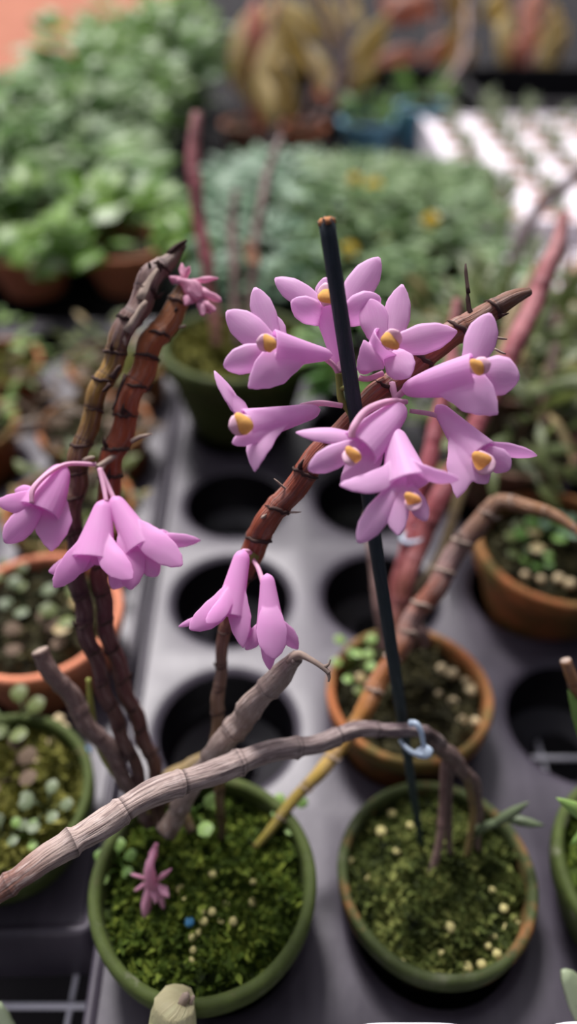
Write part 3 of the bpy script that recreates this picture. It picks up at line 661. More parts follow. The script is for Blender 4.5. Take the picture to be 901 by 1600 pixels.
pellets([(296, 1441, 15)], 'blue pellet on the moss of the algae-green front pot', None, 'pellet_b', hA)
# ---- fallen flower on the moss
fz = hA(*onz(235, 1385, .042).xy)
fd = (onz(235, 1385, .047)-CAM).dot(FW)-.003
ff = withered(None, 'fallen_flower', [(246, 1318, fd-.002, 3), (240, 1335, fd-.003, 9), (234, 1355, fd-.003, 15), (234, 1372, fd-.002, 17), (238, 1388, fd, 14), (240, 1396, fd+.002, 4)],
         [(231, 1380, 225, 1440, 15, .0), (240, 1384, 256, 1420, 13, -.001), (243, 1378, 268, 1356, 7, -.004), (238, 1382, 264, 1402, 15, -.003), (228, 1372, 204, 1366, 5, .0), (230, 1378, 210, 1392, 6, .0), (238, 1352, 243, 1316, 12, -.003), (236, 1380, 243, 1412, 12, -.003)], 'petal_dry', fd)
tag(ff, 'shrivelled pink flower fallen onto the moss of the algae-green front pot', 'flower')

# ---- B: front right pot
bx_, by_ = onz(683, 1362, .03).xy
B = empty('potted_orchid', (bx_, by_, -.045), 'orchid in the mossy front pot holding the dark stake, one long grey cane reaching sideways', 'potted orchid')
pot(B, (bx_, by_), .0515, .075, M['pot_green2'], .03, .015, taper=.66)
hB = moss(B, (bx_, by_), .0462, .018, M['moss2'], 3600, .008, .0042, seed=23)
cg, _, _ = cane(B, [(706, 1190, .37, 15), (684, 1160, .362, 18), (655, 1141, .352, 18), (610, 1139, .346, 21), (545, 1145, .338, 25), (480, 1163, .331, 29), (400, 1183, .323, 34), (330, 1203, .314, 38), (250, 1238, .304, 40), (160, 1283, .292, 42), (90, 1335, .283, 40), (40, 1368, .277, 36), (-40, 1412, .27, 30)], M['c_grey'], seed=2, node=.0235, ridge=.16, bulge=.06, saw=.16)
cane(B, [(668, 1150, .358, 17), (700, 1180, .367, 26), (732, 1212, .375, 19), (748, 1250, .382, 13), (745, 1330, .392, 9)], M['c_stub'], 'rhizome', .012, seed=6)
cane(B, [(698, 1180, .368, 15), (692, 1240, .374, 13), (686, 1320, .38, 12), (668, 1370, .382, 10), (648, 1402, .383, 6)], M['c_pale'], 'aerial_root', .02, seed=16, bulge=.03)
cane(B, [(705, 1190, .37, 14), (700, 1260, .378, 11), (703, 1330, .388, 10), (712, 1370, .394, 7)], M['c_stub'], 'aerial_root', .02, seed=17, bulge=.03)
cane(B, [(728, 1205, .372, 14), (738, 1270, .38, 11), (728, 1350, .39, 9)], M['c_olive'], 'aerial_root', .02, seed=18, bulge=.03)
mb = MB(); q0 = P(750, 1295, .384)
tube_px(mb, [(735, 1310, .393, 10), (752, 1294, .384, 13), (780, 1284, .38, 12)])
petal(mb, P(765, 1292, .381), P(826, 1252, .372), 16*.38/F, Vector((0, -.5, 1)), .08, .5, 'leaf', 10, 6); petal(mb, P(785, 1278, .379), P(850, 1290, .374), 15*.38/F, Vector((0, -.5, 1)), .12, .5, 'leaf', 10, 6)
mb.build('young_shoot', M['weed_pale'], B, solid=.0005)
pellets([(595, 1300, 17), (612, 1272, 14), (545, 1345, 14), (702, 1449, 16), (730, 1512, 14), (752, 1507, 14), (768, 1393, 12), (787, 1420, 13), (800, 1435, 13), (806, 1458, 13), (776, 1490, 13), (770, 1465, 12), (575, 1372, 11), (762, 1478, 11), (790, 1450, 12), (812, 1445, 12), (690, 1490, 10), (620, 1330, 12), (640, 1290, 11), (628, 1505, 12)], 'pale pellet lying on the moss of the front pot with the stake', 'pellets in the front pot with the stake', 'pellet', hB, .02)

# ---- stake
st = empty('plant_stake', P(657, 1318, .393), 'dark green bamboo stake standing among the upper lilac flowers, its top cut off', 'stake')
s0, s1 = P(658, 1322, .393), P(510, 347, .26)
mb = MB(); n = 60; pts = [s0.lerp(s1, i/n) for i in range(n+1)]
tube(mb, pts, [.0016+.0014*min(1, (i/n)/.35) + (.00025*math.exp(-((i/n-.62)/.008)**2)) for i in range(n+1)], 18, True, lambda i, a: 1+.015*math.sin(a*4), [(0.5, 0)]*(n+1))
mb.build('shaft', M['stake'], st)
mb = MB(); dr = (s1-s0).normalized(); tube(mb, [s1-dr*.0006, s1+dr*.0008, s1+dr*.0016], [.0031, .0029, .0018], 16, True, lambda i, a: 1+.12*math.sin(a*5+i)); mb.build('cut_top', M['cut'], st)
for k in range(7):
    mb = MB(); a = k*.9; u = dr.orthogonal().normalized(); w_ = dr.cross(u); o0 = s1+(u*math.cos(a)+w_*math.sin(a))*.0026
    petal(mb, o0-dr*.001, o0+dr*random.uniform(.0008, .0022)+(u*math.cos(a)+w_*math.sin(a))*.0008, .0013, u*math.cos(a)+w_*math.sin(a), 0, .2, 'point', 4, 2); mb.build('splinter', M['husk'], st, solid=.0002)
# ---- clip
cp = empty('plant_clip', P(650, 1150, .346), 'pale blue plastic clip holding the grey cane to the dark stake', 'clip')
mb = MB(); tube_px(mb, [(640, 1130, .344, 11), (650, 1131, .342, 10), (657, 1142, .342, 9), (660, 1155, .343, 8), (662, 1166, .344, 8)], 10); tube_px(mb, [(625, 1157, .349, 7), (632, 1166, .346, 8), (645, 1176, .343, 9), (660, 1180, .342, 10)], 10); mb.build('ring', M['clip'], cp)
mb = MB(); petal(mb, P(650, 1178, .342), P(675, 1172, .343), 20*.343/F, (CAM-P(660, 1175, .343)).normalized(), .05, .3, 'round', 8, 6); mb.build('tab', M['clip'], cp, solid=.0012)

# ---- C: middle pot with red canes
cx_, cy2 = rot(.075, .27)
C_ = empty('potted_orchid', (cx_, cy2, -.045), 'orchid with dull red canes in an orange clay pot behind the front pots', 'potted orchid')
pot(C_, (cx_, cy2), .0515, .083, M['pot_orange'], .038, .016, taper=.66)
hC = moss(C_, (cx_, cy2), .046, .024, M['soil'], 1200, .005, .005, seed=31)
cane(C_, [(622, 1010, .44, 22), (632, 930, .44, 26), (655, 850, .445, 28), (690, 775, .45, 32), (745, 665, .46, 30), (800, 550, .475, 30), (845, 445, .49, 28), (868, 390, .495, 24), (880, 335, .5, 16)], M['c_red'], seed=41, node=.028)
cane(C_, [(612, 1020, .445, 18), (620, 930, .45, 22), (640, 830, .455, 26), (668, 720, .465, 26), (690, 640, .47, 24), (705, 560, .48, 20), (712, 470, .49, 14)], M['c_red'], seed=42, node=.028)
cane(C_, [(600, 1015, .435, 14), (590, 940, .435, 15), (580, 860, .44, 14), (574, 800, .445, 11)], M['c_pale'], seed=43)
cane(C_, [(645, 1015, .45, 15), (640, 950, .452, 18), (690, 860, .47, 16), (760, 640, .51, 18), (800, 500, .54, 20), (838, 415, .55, 14)], M['c_olive'], seed=44, node=.03)
cane(C_, [(660, 1010, .45, 22), (648, 985, .446, 30), (620, 990, .443, 20), (595, 1010, .44, 12)], M['c_pale'], 'rhizome', .012, seed=45)
sprout(C_, 556, 1012, .04, 3, .008, 'weed', 33); sprout(C_, 552, 1042, .04, 5, .0075, 'weed', 34); sprout(C_, 580, 1080, .036, 4, .008, 'lf_olive', 35)
mb = MB(); petal(mb, onz(640, 836, .06), onz(668, 824, .06), .012, Vector((0, -.3, 1)), .05, .2, 'round', 6, 4)
pellets([(690, 1045, 17), (706, 1052, 19), (735, 1080, 20), (745, 1073, 17), (708, 1098, 19), (720, 1126, 20), (742, 1128, 18), (728, 1065, 16), (685, 1085, 14), (735, 1042, 15)], 'tan pellet lying in the orange clay pot of the red caned orchid', 'pellets in the red caned orchid pot', 'pellet_w', hC, .026)
pellets([(718, 1030, 18)], 'blue pellet in the pot of the red caned orchid', None, 'pellet_b', hC, .026)
# plant label stub on red cane
cpl = empty('cane_tie', P(645, 838, .43), 'white plastic tie around the dull red canes', 'tie')
mb = MB(); ctr = P(648, 836, .447); rg = []
for k in range(21):
    a = 2*PI*k/20*.95; rg.append(ctr+Vector((math.cos(a)*.0075, math.sin(a)*.006, .003*math.cos(a))))
tube(mb, rg, .0013, 8); mb.build('band', M['clip'], cpl)

# ---- D: orange pot on the right edge
dx_, dy_ = rot(.19, .385); dz = .05
D_ = empty('potted_fern', (dx_+.012, dy_, -.04), 'wide orange clay pot of dark moss at the edge beside the brown cane tip', 'potted plant')
pot(D_, (dx_+.012, dy_), .062, .09, M['pot_orange'], dz, .02, taper=.60)
moss(D_, (dx_+.012, dy_), .0555, dz-.017, M['soil'], 1200, .006, .006, seed=51)
sprout(D_, 850, 835, .05, 6, .012, 'lf_dark', 52); sprout(D_, 815, 855, .045, 5, .011, 'lf_olive', 53); sprout(D_, 880, 830, .05, 5, .010, 'lf_blue', 54, 'blue_grey_sprout'); sprout(D_, 840, 880, .04, 5, .008, 'lf_dark', 55)
pellets([(873, 905, 18), (890, 912, 18), (845, 905, 14), (820, 898, 14)], 'tan pellet in the wide orange clay pot', 'pellets in the wide orange pot', 'pellet_w', None, .045)
# ---- E: dark green pot on the right edge, front
ex_, ey_ = rot(.186, .155)
E_ = empty('potted_orchid', (ex_, ey_, -.045), 'dark green pot cut by the frame with bright leaves and an orange cane stub', 'potted orchid')
pot(E_, (ex_, ey_), .055, .09, M['pot_green'], .045, .017, taper=.62)
moss(E_, (ex_, ey_), .0492, .030, M['moss'], 800, .006, .005, seed=61)
cane(E_, [(1000, 1330, .37, 24), (940, 1180, .36, 24), (905, 1090, .352, 22), (884, 1030, .347, 16)], M['c_yellow'], seed=62, cutcap=M['husk'])
mb = MB(); petal(mb, P(945, 1290, .35), P(866, 1245, .342), 26*.35/F, Vector((-.3, -.6, 1)), .12, .4, 'leaf', 10, 6); petal(mb, P(935, 1190, .36), P(885, 1075, .35), 30*.35/F, Vector((-.3, -.6, 1)), .1, .4, 'leaf', 10, 6); petal(mb, P(960, 1260, .36), P(890, 1320, .356), 24*.35/F, Vector((-.3, -.6, 1)), .1, .4, 'leaf', 10, 6)
tube_px(mb, [(1000, 1330, .37, 10), (965, 1270, .358, 9), (930, 1200, .36, 8)])
mb.build('leaves', M['weed'], E_, solid=.0005)

# ================================================================== LEFT TRAY POTS
def left_pot(name, label, x, y, r, zr, pm, sm, seed, cat='potted plant', n=500):
    X, Y = rot(x, y); e = empty(name, (X, Y, -.045), label, cat); pot(e, (X, Y), r, zr+.0445, M[pm], zr, .015, taper=.66)
    h = moss(e, (X, Y), r*.885, zr-.012, M[sm], n, .004, .006, seed=seed); return e, X, Y, h
e, X, Y, h1 = left_pot('potted_plant', 'mossy green-rimmed pot with pale seedlings nearest beside the algae-green orchid pot', -.162, .207, .0525, .04, 'pot_green', 'soil_y', 71, n=1600)
sprout(e, 70, 1262, .04, 6, .008, 'weed_pale', 72, 'pale_seedling'); sprout(e, 12, 1300, .035, 4, .007, 'weed_pale', 73); sprout(e, 42, 1302, .035, 4, .006, 'weed', 74); sprout(e, 30, 1130, .04, 5, .012, 'lf_olive', 75); sprout(e, 20, 1200, .04, 4, .012, 'lf_brown', 76, 'dry_leaves')
pellets([(98, 1140, 22), (80, 1160, 16), (92, 1125, 18), (110, 1160, 12), (60, 1190, 13), (120, 1178, 12)], 'tan pellet in the green-rimmed pot of pale seedlings', 'pellets in the pot of pale seedlings', 'pellet_w', h1, .03)
pellets([(134, 1174, 15)], 'blue pellet in the green-rimmed pot of pale seedlings', None, 'pellet_b', h1, .03)
e, X, Y, h = left_pot('potted_plant', 'bright orange-rimmed terracotta pot of dark soil and dry leaves behind the grey stub', -.168, .334, .0575, .045, 'pot_terra', 'soil', 81, n=900)
sprout(e, 45, 940, .04, 4, .011, 'weed_pale', 82, 'grey_leaves'); sprout(e, 20, 905, .04, 4, .010, 'lf_olive', 83, 'dry_leaves'); sprout(e, 110, 960, .045, 5, .013, 'lf_olive', 84, 'dry_leaves'); sprout(e, 60, 1000, .04, 5, .012, 'lf_brown', 85, 'dry_leaves')
spec = [('brown clay pot of olive sprouts behind the three hanging lilac flowers', -.17, .452, .052, 'pot_orange', 'soil', 'lf_olive'),
        ('clay pot of grey and brown leaves behind the mottled cane, third row back', -.17, .567, .052, 'pot_orange', 'soil', 'lf_brown'),
        ('clay pot in the rear row of the edge tray behind the cane tops', -.165, .682, .053, 'pot_orange', 'soil_y', 'lf_olive'),
        ('small pot cut by the frame, third row back, its rim tipped up', -.29, .567, .05, 'pot_orange', 'soil', 'weed'),
        ('pot of yellowish moss at the frame edge in the rear row', -.295, .682, .052, 'pot_orange', 'soil_y', 'weed')]
for i, (lb, x, y, r, pm, sm, lm) in enumerate(spec):
    e, X, Y, h = left_pot('potted_plant', lb, x, y, r, .04, pm, sm, 90+i*5)
    rnd = random.Random(200+i); mb = MB(); leafball(mb, (X, Y, .03), r*1.0, .055, 36, .020, .008, rnd, .5, 'leaf', .7); mb.build('leaves', M[lm], e)
    mb = MB(); leafball(mb, (X+.01, Y-.01, .03), r*.7, .03, 16, .02, .012, rnd, .5, 'leaf', .6); mb.build('dry_leaves', M['lf_brown'], e)

# ================================================================== MAIN TRAY, REAR ROWS
gx, gy = rot(-.038, .625)
G = empty('potted_orchid', (gx, gy, .004), 'big olive green pot on the tray behind the upper flowers, with leafless canes', 'potted orchid')
pot(G, (gx, gy), .073, .085, M['pot_green'], .089, .022, taper=.70)
moss(G, (gx, gy), .064, .075, M['soil_y'], 1200, .01, .009, seed=131)
cane(G, [(340, 540, .66, 16), (325, 430, .665, 18), (308, 320, .67, 20), (302, 250, .67, 20), (306, 180, .675, 15)], M['c_red'], seed=132, node=.03)
cane(G, [(400, 540, .68, 14), (394, 440, .69, 13), (405, 340, .70, 13), (420, 270, .71, 12), (438, 215, .715, 10)], M['c_pale'], seed=133, node=.03)
cane(G, [(372, 540, .67, 14), (366, 430, .68, 14), (364, 350, .69, 14), (368, 300, .69, 12)], M['c_pale'], seed=134, node=.03)
mb = MB(); petal(mb, P(400, 420, .69), P(385, 372, .685), 20*.69/F, Vector((0, -1, .3)), .1, .3, 'leaf', 8, 5); mb.build('yellow_leaf', M['lf_autumn'], G)
leafy_pot('potted_plant', 'black pot of dull green leaves behind the dark stake', 'potted plant', *rot(.085, .612), .004, .055, .065, 'pot_black', 'lf_dark', .07, .06, 70, .04, .014, 141)
leafy_pot('potted_plant', 'dark brown pot of narrow green leaves behind the bent brown cane', 'potted plant', *rot(.195, .502), .004, .058, .06, 'pot_brown', 'lf_olive', .075, .075, 80, .055, .009, 142, droop=.5, up=.9, hollow=.1)
leafy_pot('potted_plant', 'leafy pot in the rear row beyond the dark brown pot', 'potted plant', *rot(.20, .625), .004, .055, .06, 'pot_brown', 'lf_olive', .08, .09, 110, .05, .012, 143, droop=.4, up=.9, hollow=.1)
leafy_pot('potted_plant', 'black pot of fresh green leaves at the frame edge behind the drooping cane tip', 'potted plant', *rot(.31, .55), .004, .058, .06, 'pot_black', 'lf_olive', .08, .08, 110, .05, .011, 144, droop=.4, up=.9, hollow=.1)
# brown upright stem and dark leaning cane on the right
H_ = empty('potted_orchid', (*rot(.305, .685), .004), 'black pot behind the leafy pots holding a dark cane that leans over the white trays', 'potted orchid')
hx, hy = rot(.305, .73); H_.location = (hx, hy, .004); pot(H_, (hx, hy), .05, .06, M['pot_black'], .064); moss(H_, (hx, hy), .043, .052, M['soil'], 200, seed=151)
cane(H_, [(858, 560, .78, 12), (800, 470, .80, 12), (808, 390, .80, 17), (840, 330, .80, 18), (880, 290, .79, 18), (925, 255, .78, 15)], M['c_dark'], seed=152, node=.03)
cane(H_, [(866, 560, .78, 16), (880, 450, .79, 14), (885, 380, .79, 10)], M['c_pale'], seed=153, node=.03)
I_ = empty('plant_stake', onz(848, 790, .06), 'brown dry stick standing upright in the pot of narrow leaves', 'stake')
mb = MB(); tube_px(mb, [(843, 775, .58, 22), (848, 700, .585, 22), (855, 610, .59, 20), (868, 540, .6, 15)]); mb.build('stick', M['c_olive'], I_)

# ================================================================== BACKGROUND BENCH
BZ = TZ
rn = random.Random(5)
leafy_pot('potted_plant', 'round terracotta pot with broad green leaves at the frame edge behind the edge tray', 'potted plant', -.335, .935, .0, .06, .06, 'pot_terra', 'lf_green', .085, .085, 60, .05, .034, 161, droop=.5)
leafy_pot('potted_plant', 'round terracotta pot with rounded yellow green leaves behind the cane tops', 'potted plant', -.215, .945, .0, .058, .06, 'pot_terra', 'lf_green', .08, .075, 60, .05, .036, 162, droop=.5)
rows = [(-.50, 1.04, .13, 'lf_grey'), (-.39, 1.06, .12, 'lf_grey'), (-.285, 1.09, .11, 'lf_dark'), (-.56, 1.17, .15, 'lf_grey'), (-.42, 1.19, .15, 'lf_dark'), (-.325, 1.21, .14, 'lf_grey'), (-.60, 1.33, .11, 'lf_grey'), (-.48, 1.34, .17, 'lf_dark'), (-.36, 1.36, .16, 'lf_grey'),
        (-.68, 1.5, .07, 'lf_green'), (-.55, 1.52, .11, 'lf_green'), (-.38, 1.53, .19, 'lf_dark'), (-.35, 1.46, .13, 'lf_green'), (-.58, 1.72, .06, 'lf_green'), (-.40, 1.73, .20, 'lf_green'), (-.33, 1.66, .18, 'lf_green'), (-.36, 1.96, .21, 'lf_green'), (-.29, 1.86, .19, 'lf_dark'), (-.28, 2.15, .2, 'lf_green')]
nm = {'lf_grey': 'grey green', 'lf_dark': 'dark green', 'lf_green': 'fresh green'}
order = ['first', 'second', 'third']
for i, (x, y, H, lm) in enumerate(rows):
    rowi = 0 if y < 1.1 else 1 if y < 1.25 else 2 if y < 1.4 else 3 if y < 1.6 else 4 if y < 1.8 else 5 if y < 2.05 else 6
    same = sorted([r for r in rows if (0 if r[1] < 1.1 else 1 if r[1] < 1.25 else 2 if r[1] < 1.4 else 3 if r[1] < 1.6 else 4 if r[1] < 1.8 else 5 if r[1] < 2.05 else 6) == rowi])
    pos = ['outermost', 'second', 'third', 'fourth', 'fifth'][same.index((x, y, H, lm))]
    rowname = ['nearest row', 'second row', 'third row', 'fourth row', 'fifth row', 'sixth row', 'farthest row'][rowi]
    leafy_pot('leafy_plant', 'bushy %s plant, %s from the frame edge in the %s beyond the pots' % (nm[lm], pos.replace('outermost', 'first'), rowname), 'plant', x, y, wz+.0025, .05, .075, 'pot_black', lm, .105, H, 230, .055, .032, 300+i, 'bushy plants on the far bench', hollow=.2)
# middle: grey green plants with yellow blooms
mid = [(-.03, 1.06, .10), (.09, 1.05, .10), (.20, 1.03, .09), (-.04, 1.2, .08), (.09, 1.2, .08), (.21, 1.18, .07), (-.04, .93, .07), (.08, .92, .06), (.20, .90, .06), (.0, 1.34, .035), (.14, 1.32, .03), (.25, 1.30, .03)]
fl = {4: [(583, 288, 1.03, .013), (553, 278, 1.05, .009)], 2: [(672, 342, .93, .011)], 1: [(545, 388, .92, .011), (600, 372, .94, .008)]}
for i, (x, y, H) in enumerate(mid):
    rowi = 0 if y < .96 else 1 if y < 1.1 else 2 if y < 1.25 else 3 if y < 1.4 else 4
    same = sorted(m_ for m_ in mid if (0 if m_[1] < .96 else 1 if m_[1] < 1.1 else 2 if m_[1] < 1.25 else 3 if m_[1] < 1.4 else 4) == rowi)
    pos = ['first', 'second', 'third', 'fourth'][same.index((x, y, H))]
    lb = 'low grey green plant%s behind the stake, %s in its %s row' % (' with yellow blooms' if i in fl else '', pos+(' from the leafy mass' if i not in fl else ''), ['nearest', 'second', 'third', 'fourth', 'farthest'][rowi])
    fs = [(*P(a, b_, c), r) for a, b_, c, r in fl.get(i, [])]
    leafy_pot('bedding_plant', lb, 'plant', x, y, wz+.0025, .045, .075, 'pot_black', 'lf_grey' if i % 3 else 'lf_blue', .088, H, 240, .032, .016, 400+i, 'bedding plants behind the stake', flowers=fs, hollow=.15)
# blue pots
for (x, y, d, lb) in ((572, 212, 1.56, 'blue plastic pot among the grey green plants behind the stake top'), (660, 190, 1.6, 'blue plastic pot farther back beside the dry bent stem')):
    p = P(x, y, d); leafy_pot('blue_pot', lb, 'pot', p.x, p.y, wz+.0025, .06, p.z+.03-wz, 'pot_blue', 'lf_dark', .05, .06, 30, .05, .012, 500+x, up=1.4, hollow=.1)
# autumn orchids
def autumn(label, x, y, d, pm, r, seed, leaves, canes, lm):
    p = P(x, y, d); zr = p.z; e = empty('deciduous_orchid', (p.x, p.y, wz+.0025), label, 'potted orchid'); rnd = random.Random(seed)
    pot(e, (p.x, p.y), r, zr-wz-.0025, M[pm], zr, .018, seg=40); moss(e, (p.x, p.y), r*.86, zr-.012, M['soil'], 80, seed=seed)
    for c in canes: cane(e, c, M['c_pale'], node=.05, seg=8, seed=seed)
    mb = MB()
    for (bx, by, tx, ty, w, dd) in leaves:
        v0 = len(mb.v); petal(mb, P(bx, by, d+dd), P(tx, ty, d+dd+rnd.uniform(-.05, .05)), w*d/F, Vector((rnd.uniform(-.5, .5), -1, .3)), rnd.uniform(-.1, .15), .4, 'leaf', 8, 4); rr = rnd.random()
        for i in range(v0, len(mb.v)): mb.u2[i] = (rr, 0)
    mb.build('leaves', M[lm], e, solid=.0006)
    return e
autumn('pale clay pot of dry yellow canes and hanging leaves under the top edge', 385, 190, 1.5, 'pot_pink', .052, 601,
       [(385, 20, 372, 130, 34, 0), (400, 0, 395, 150, 40, -.02), (420, 60, 410, 190, 40, -.03), (430, 90, 455, 190, 44, -.04), (370, 40, 366, 150, 22, .02), (440, 0, 360, 90, 30, .02), (410, 120, 430, 200, 36, -.05), (385, 70, 392, 170, 30, -.01), (415, 10, 440, 110, 34, 0), (400, 150, 405, 205, 26, -.02)],
       [[(385, 195, 1.5, 8), (375, 120, 1.5, 8), (390, 30, 1.5, 7), (400, -30, 1.5, 6)], [(395, 195, 1.5, 8), (405, 120, 1.48, 8), (425, 40, 1.48, 7), (440, -20, 1.48, 6)]], 'lf_autumn')
autumn('terracotta pot of tall red and yellow leaves behind the stake top', 475, 195, 1.55, 'pot_terra', .05, 602,
       [(480, 120, 425, -10, 40, 0), (500, 60, 440, 0, 34, .03), (520, 150, 480, 70, 40, .02), (540, 60, 480, -20, 30, 0), (545, 110, 605, 20, 46, .0), (540, 140, 590, 100, 40, .02), (510, 0, 525, 90, 40, .04), (560, 40, 540, -30, 36, .03), (500, 110, 520, 160, 44, .05)],
       [[(490, 195, 1.55, 8), (525, 110, 1.55, 10), (500, 0, 1.55, 9), (495, -40, 1.55, 8)], [(480, 195, 1.55, 8), (538, 150, 1.55, 9), (540, 20, 1.55, 9), (545, -40, 1.55, 8)], [(470, 195, 1.55, 7), (490, 130, 1.56, 7), (470, 40, 1.56, 6)]], 'lf_autumn')
autumn('black pot of pinkish yellow leaves near the top edge behind the bent dry stem', 655, 150, 1.95, 'pot_black', .07, 603,
       [(670, 0, 600, 30, 44, 0), (690, 20, 640, -10, 40, .0), (700, 60, 660, 100, 30, -.02), (725, 30, 690, 110, 30, 0), (720, 80, 700, 150, 26, -.02), (740, 70, 720, 130, 34, 0), (700, -20, 740, 40, 36, 0), (650, 30, 590, 0, 40, .02), (660, 80, 580, 100, 30, .04), (600, 120, 560, 150, 34, .04), (620, 140, 570, 120, 30, .03)],
       [[(660, 150, 1.95, 10), (680, 60, 1.95, 10), (670, -30, 1.95, 9)], [(650, 190, 1.7, 11), (700, 130, 1.72, 12), (725, 85, 1.75, 10), (730, 0, 1.8, 9)]], 'lf_red')
autumn('black pot of drooping yellow brown leaves in the top corner beyond the white trays', 800, 130, 2.0, 'pot_black', .075, 604,
       [(800, 20, 780, 110, 50, 0), (830, 30, 825, 115, 54, .0), (870, 40, 850, 130, 46, 0), (790, 0, 760, 30, 44, .0), (850, 0, 880, 60, 40, .0), (820, 60, 790, 100, 50, -.03), (870, 20, 860, 110, 44, -.03), (780, -20, 800, 40, 40, .02), (840, -20, 820, 50, 40, .02), (885, 40, 840, 125, 34, -.04)],
       [[(800, 130, 2.0, 9), (805, 50, 2.0, 9), (790, -40, 2.0, 8)], [(815, 130, 2.0, 9), (850, 50, 2.0, 9), (850, -40, 2.0, 8)]], 'lf_autumn')
# black crates beyond
def crate(label, x0, x1, y0, y1, h):
    e = empty('black_crate', ((x0+x1)/2, (y0+y1)/2, wz+.0025), label, 'crate'); z0 = wz+.0025; t = .008
    for nme, bb in (('side_panel', (x0, x1, y0, y0+t)), ('side_panel', (x0, x1, y1-t, y1)), ('end_panel', (x0, x0+t, y0+t, y1-t)), ('end_panel', (x1-t, x1, y0+t, y1-t))):
        mb = MB(); box(mb, *bb, z0, z0+h); box(mb, bb[0]-.003, bb[1]+.003, bb[2]-.003, bb[3]+.003, z0+h-.012, z0+h); o = mb.build(nme, M['pot_black'], e, smooth=False)
    mb = MB(); box(mb, x0+t, x1-t, y0+t, y1-t, z0, z0+t); mb.build('base_panel', M['pot_black'], e, smooth=False)
crate('low black crate standing behind the white seedling tray', .42, .95, 1.80, 2.2, .09)
crate('black crate behind the blue pots', -.02, .38, 1.88, 2.2, .09)
# white seedling trays
def foam_tray(label, x0, x1, y0, y1, z, nx, ny, seed, gl):
    e = empty('seedling_tray', ((x0+x1)/2, (y0+y1)/2, wz+.0025), label, 'seedling tray'); rnd = random.Random(seed)
    sx, sy = (x1-x0)/nx, (y1-y0)/ny; mb = MB(); NS = 24; seeds = []; plugs = []
    for ix in range(nx):
        for iy in range(ny):
            cx, cy = x0+sx*(ix+.5), y0+sy*(iy+.5); r = min(sx, sy)*.36; rings = []
            for (rr, zz, sq_) in ((1, 0, 1), (r, 0, 0), (r*.97, -.012, 0)):
                ring = []
                for q in range(NS):
                    a = 2*PI*q/NS-PI/4; c, s_ = math.cos(a), math.sin(a)
                    if sq_: k_ = 1/max(abs(c), abs(s_)); px_, py_ = c*k_*sx/2, s_*k_*sy/2
                    else: px_, py_ = c*rr, s_*rr
                    ring.append(mb.vert((cx+px_, cy+py_, z+zz)))
                rings.append(ring)
            for i in range(2):
                for q in range(NS): mb.face(rings[i][q], rings[i][(q+1) % NS], rings[i+1][(q+1) % NS], rings[i+1][q])
            pm = MB(); ctr = pm.vert((cx, cy, z-.001)); rg_ = [pm.vert((cx+r*.96*math.cos(2*PI*q/NS), cy+r*.96*math.sin(2*PI*q/NS), z-.007+.003*rnd.random())) for q in range(NS)]
            for q in range(NS): pm.face(ctr, rg_[q], rg_[(q+1) % NS])
            plugs.append(pm); seeds.append((cx, cy))
    box(mb, x0-.008, x0, y0-.008, y1+.008, wz+.0025, z+.004); box(mb, x1, x1+.008, y0-.008, y1+.008, wz+.0025, z+.004); box(mb, x0, x1, y0-.008, y0, wz+.0025, z+.004); box(mb, x0, x1, y1, y1+.008, wz+.0025, z+.004)
    mb.build('tray_body', M['foam'], e, smooth=False); [q_.build('soil_plug', M['plug'], e) for q_ in plugs]
    proto = None
    for i, (cx, cy) in enumerate(seeds):
        s = rnd.uniform(.5, 1.1)
        if proto is None:
            proto = MB()
            for q in range(14):
                a = q*2.4; el = .25+.09*q; d = Vector((math.cos(a), math.sin(a), el)).normalized(); rr = rnd.random(); v0 = len(proto.v); o0 = Vector((cx, cy, z-.004+.0022*q))
                petal(proto, o0, o0+d*.026, .014, Vector((0, 0, 1)), .1, .3, 'leaf', 5, 3)
                for j in range(v0, len(proto.v)): proto.u2[j] = (rr, 0)
            tube(proto, [Vector((cx, cy, z-.006)), Vector((cx, cy, z+.012)), Vector((cx, cy, z+.03))], .002, 6)
            proto = proto.build('seedling', M['lf_sage'], None); o = proto
        else:
            o = proto.copy(); COL.objects.link(o); o.location = (cx, cy, proto.location.z)
        o.scale = (s, s, s*rnd.uniform(.9, 1.5)); o.rotation_euler = (0, 0, rnd.random()*6)
        tag(o, 'small sage green seedling rooted in the %s white tray' % gl, 'seedling', 'seedlings in the %s white tray' % gl)
foam_tray('white foam seedling tray beyond the red canes, the farther of two', .285, .95, 1.10, 1.72, .03, 8, 8, 701, 'farther')
foam_tray('white foam seedling tray behind the leaning dark cane, the nearer of two', .30, .78, .80, 1.05, .0, 6, 3, 702, 'nearer')

# ================================================================== FRONT EDGE
def white_pot(label, x, y, zr, w, seed):
    e = empty('white_pot', (x, y, TZ), label, 'pot'); mb = MB(); NS = 64
    def ring(h, z, p=5.0):
        out = []
        for q in range(NS):
            a = 2*PI*q/NS; c, s_ = math.cos(a), math.sin(a); k_ = h/((abs(c)**p+abs(s_)**p)**(1/p)); out.append(mb.vert((x+c*k_, y+s_*k_, z)))
        return out
    hh = zr-TZ; rs = [ring(w*.72, TZ), ring(w*.93, zr-.012), ring(w*.94, zr-.010), ring(w, zr-.009), ring(w*1.0, zr-.001), ring(w*.97, zr), ring(w*.93, zr-.001), ring(w*.91, zr-.012), ring(w*.86, zr-.03)]
    for A_, B_ in zip(rs, rs[1:]):
        for q in range(NS): mb.face(A_[q], A_[(q+1) % NS], B_[(q+1) % NS], B_[q])
    mb.build('pot', M['pot_white'], e); moss(e, (x, y), w*.92, zr-.014, M['soil'], 200, seed=seed)
    return e
q = onz(640, 1594, .072)
wp = white_pot('white plastic pot at the bottom edge in front of the staked pot', q.x, q.y-.0305, .072, .030, 801)
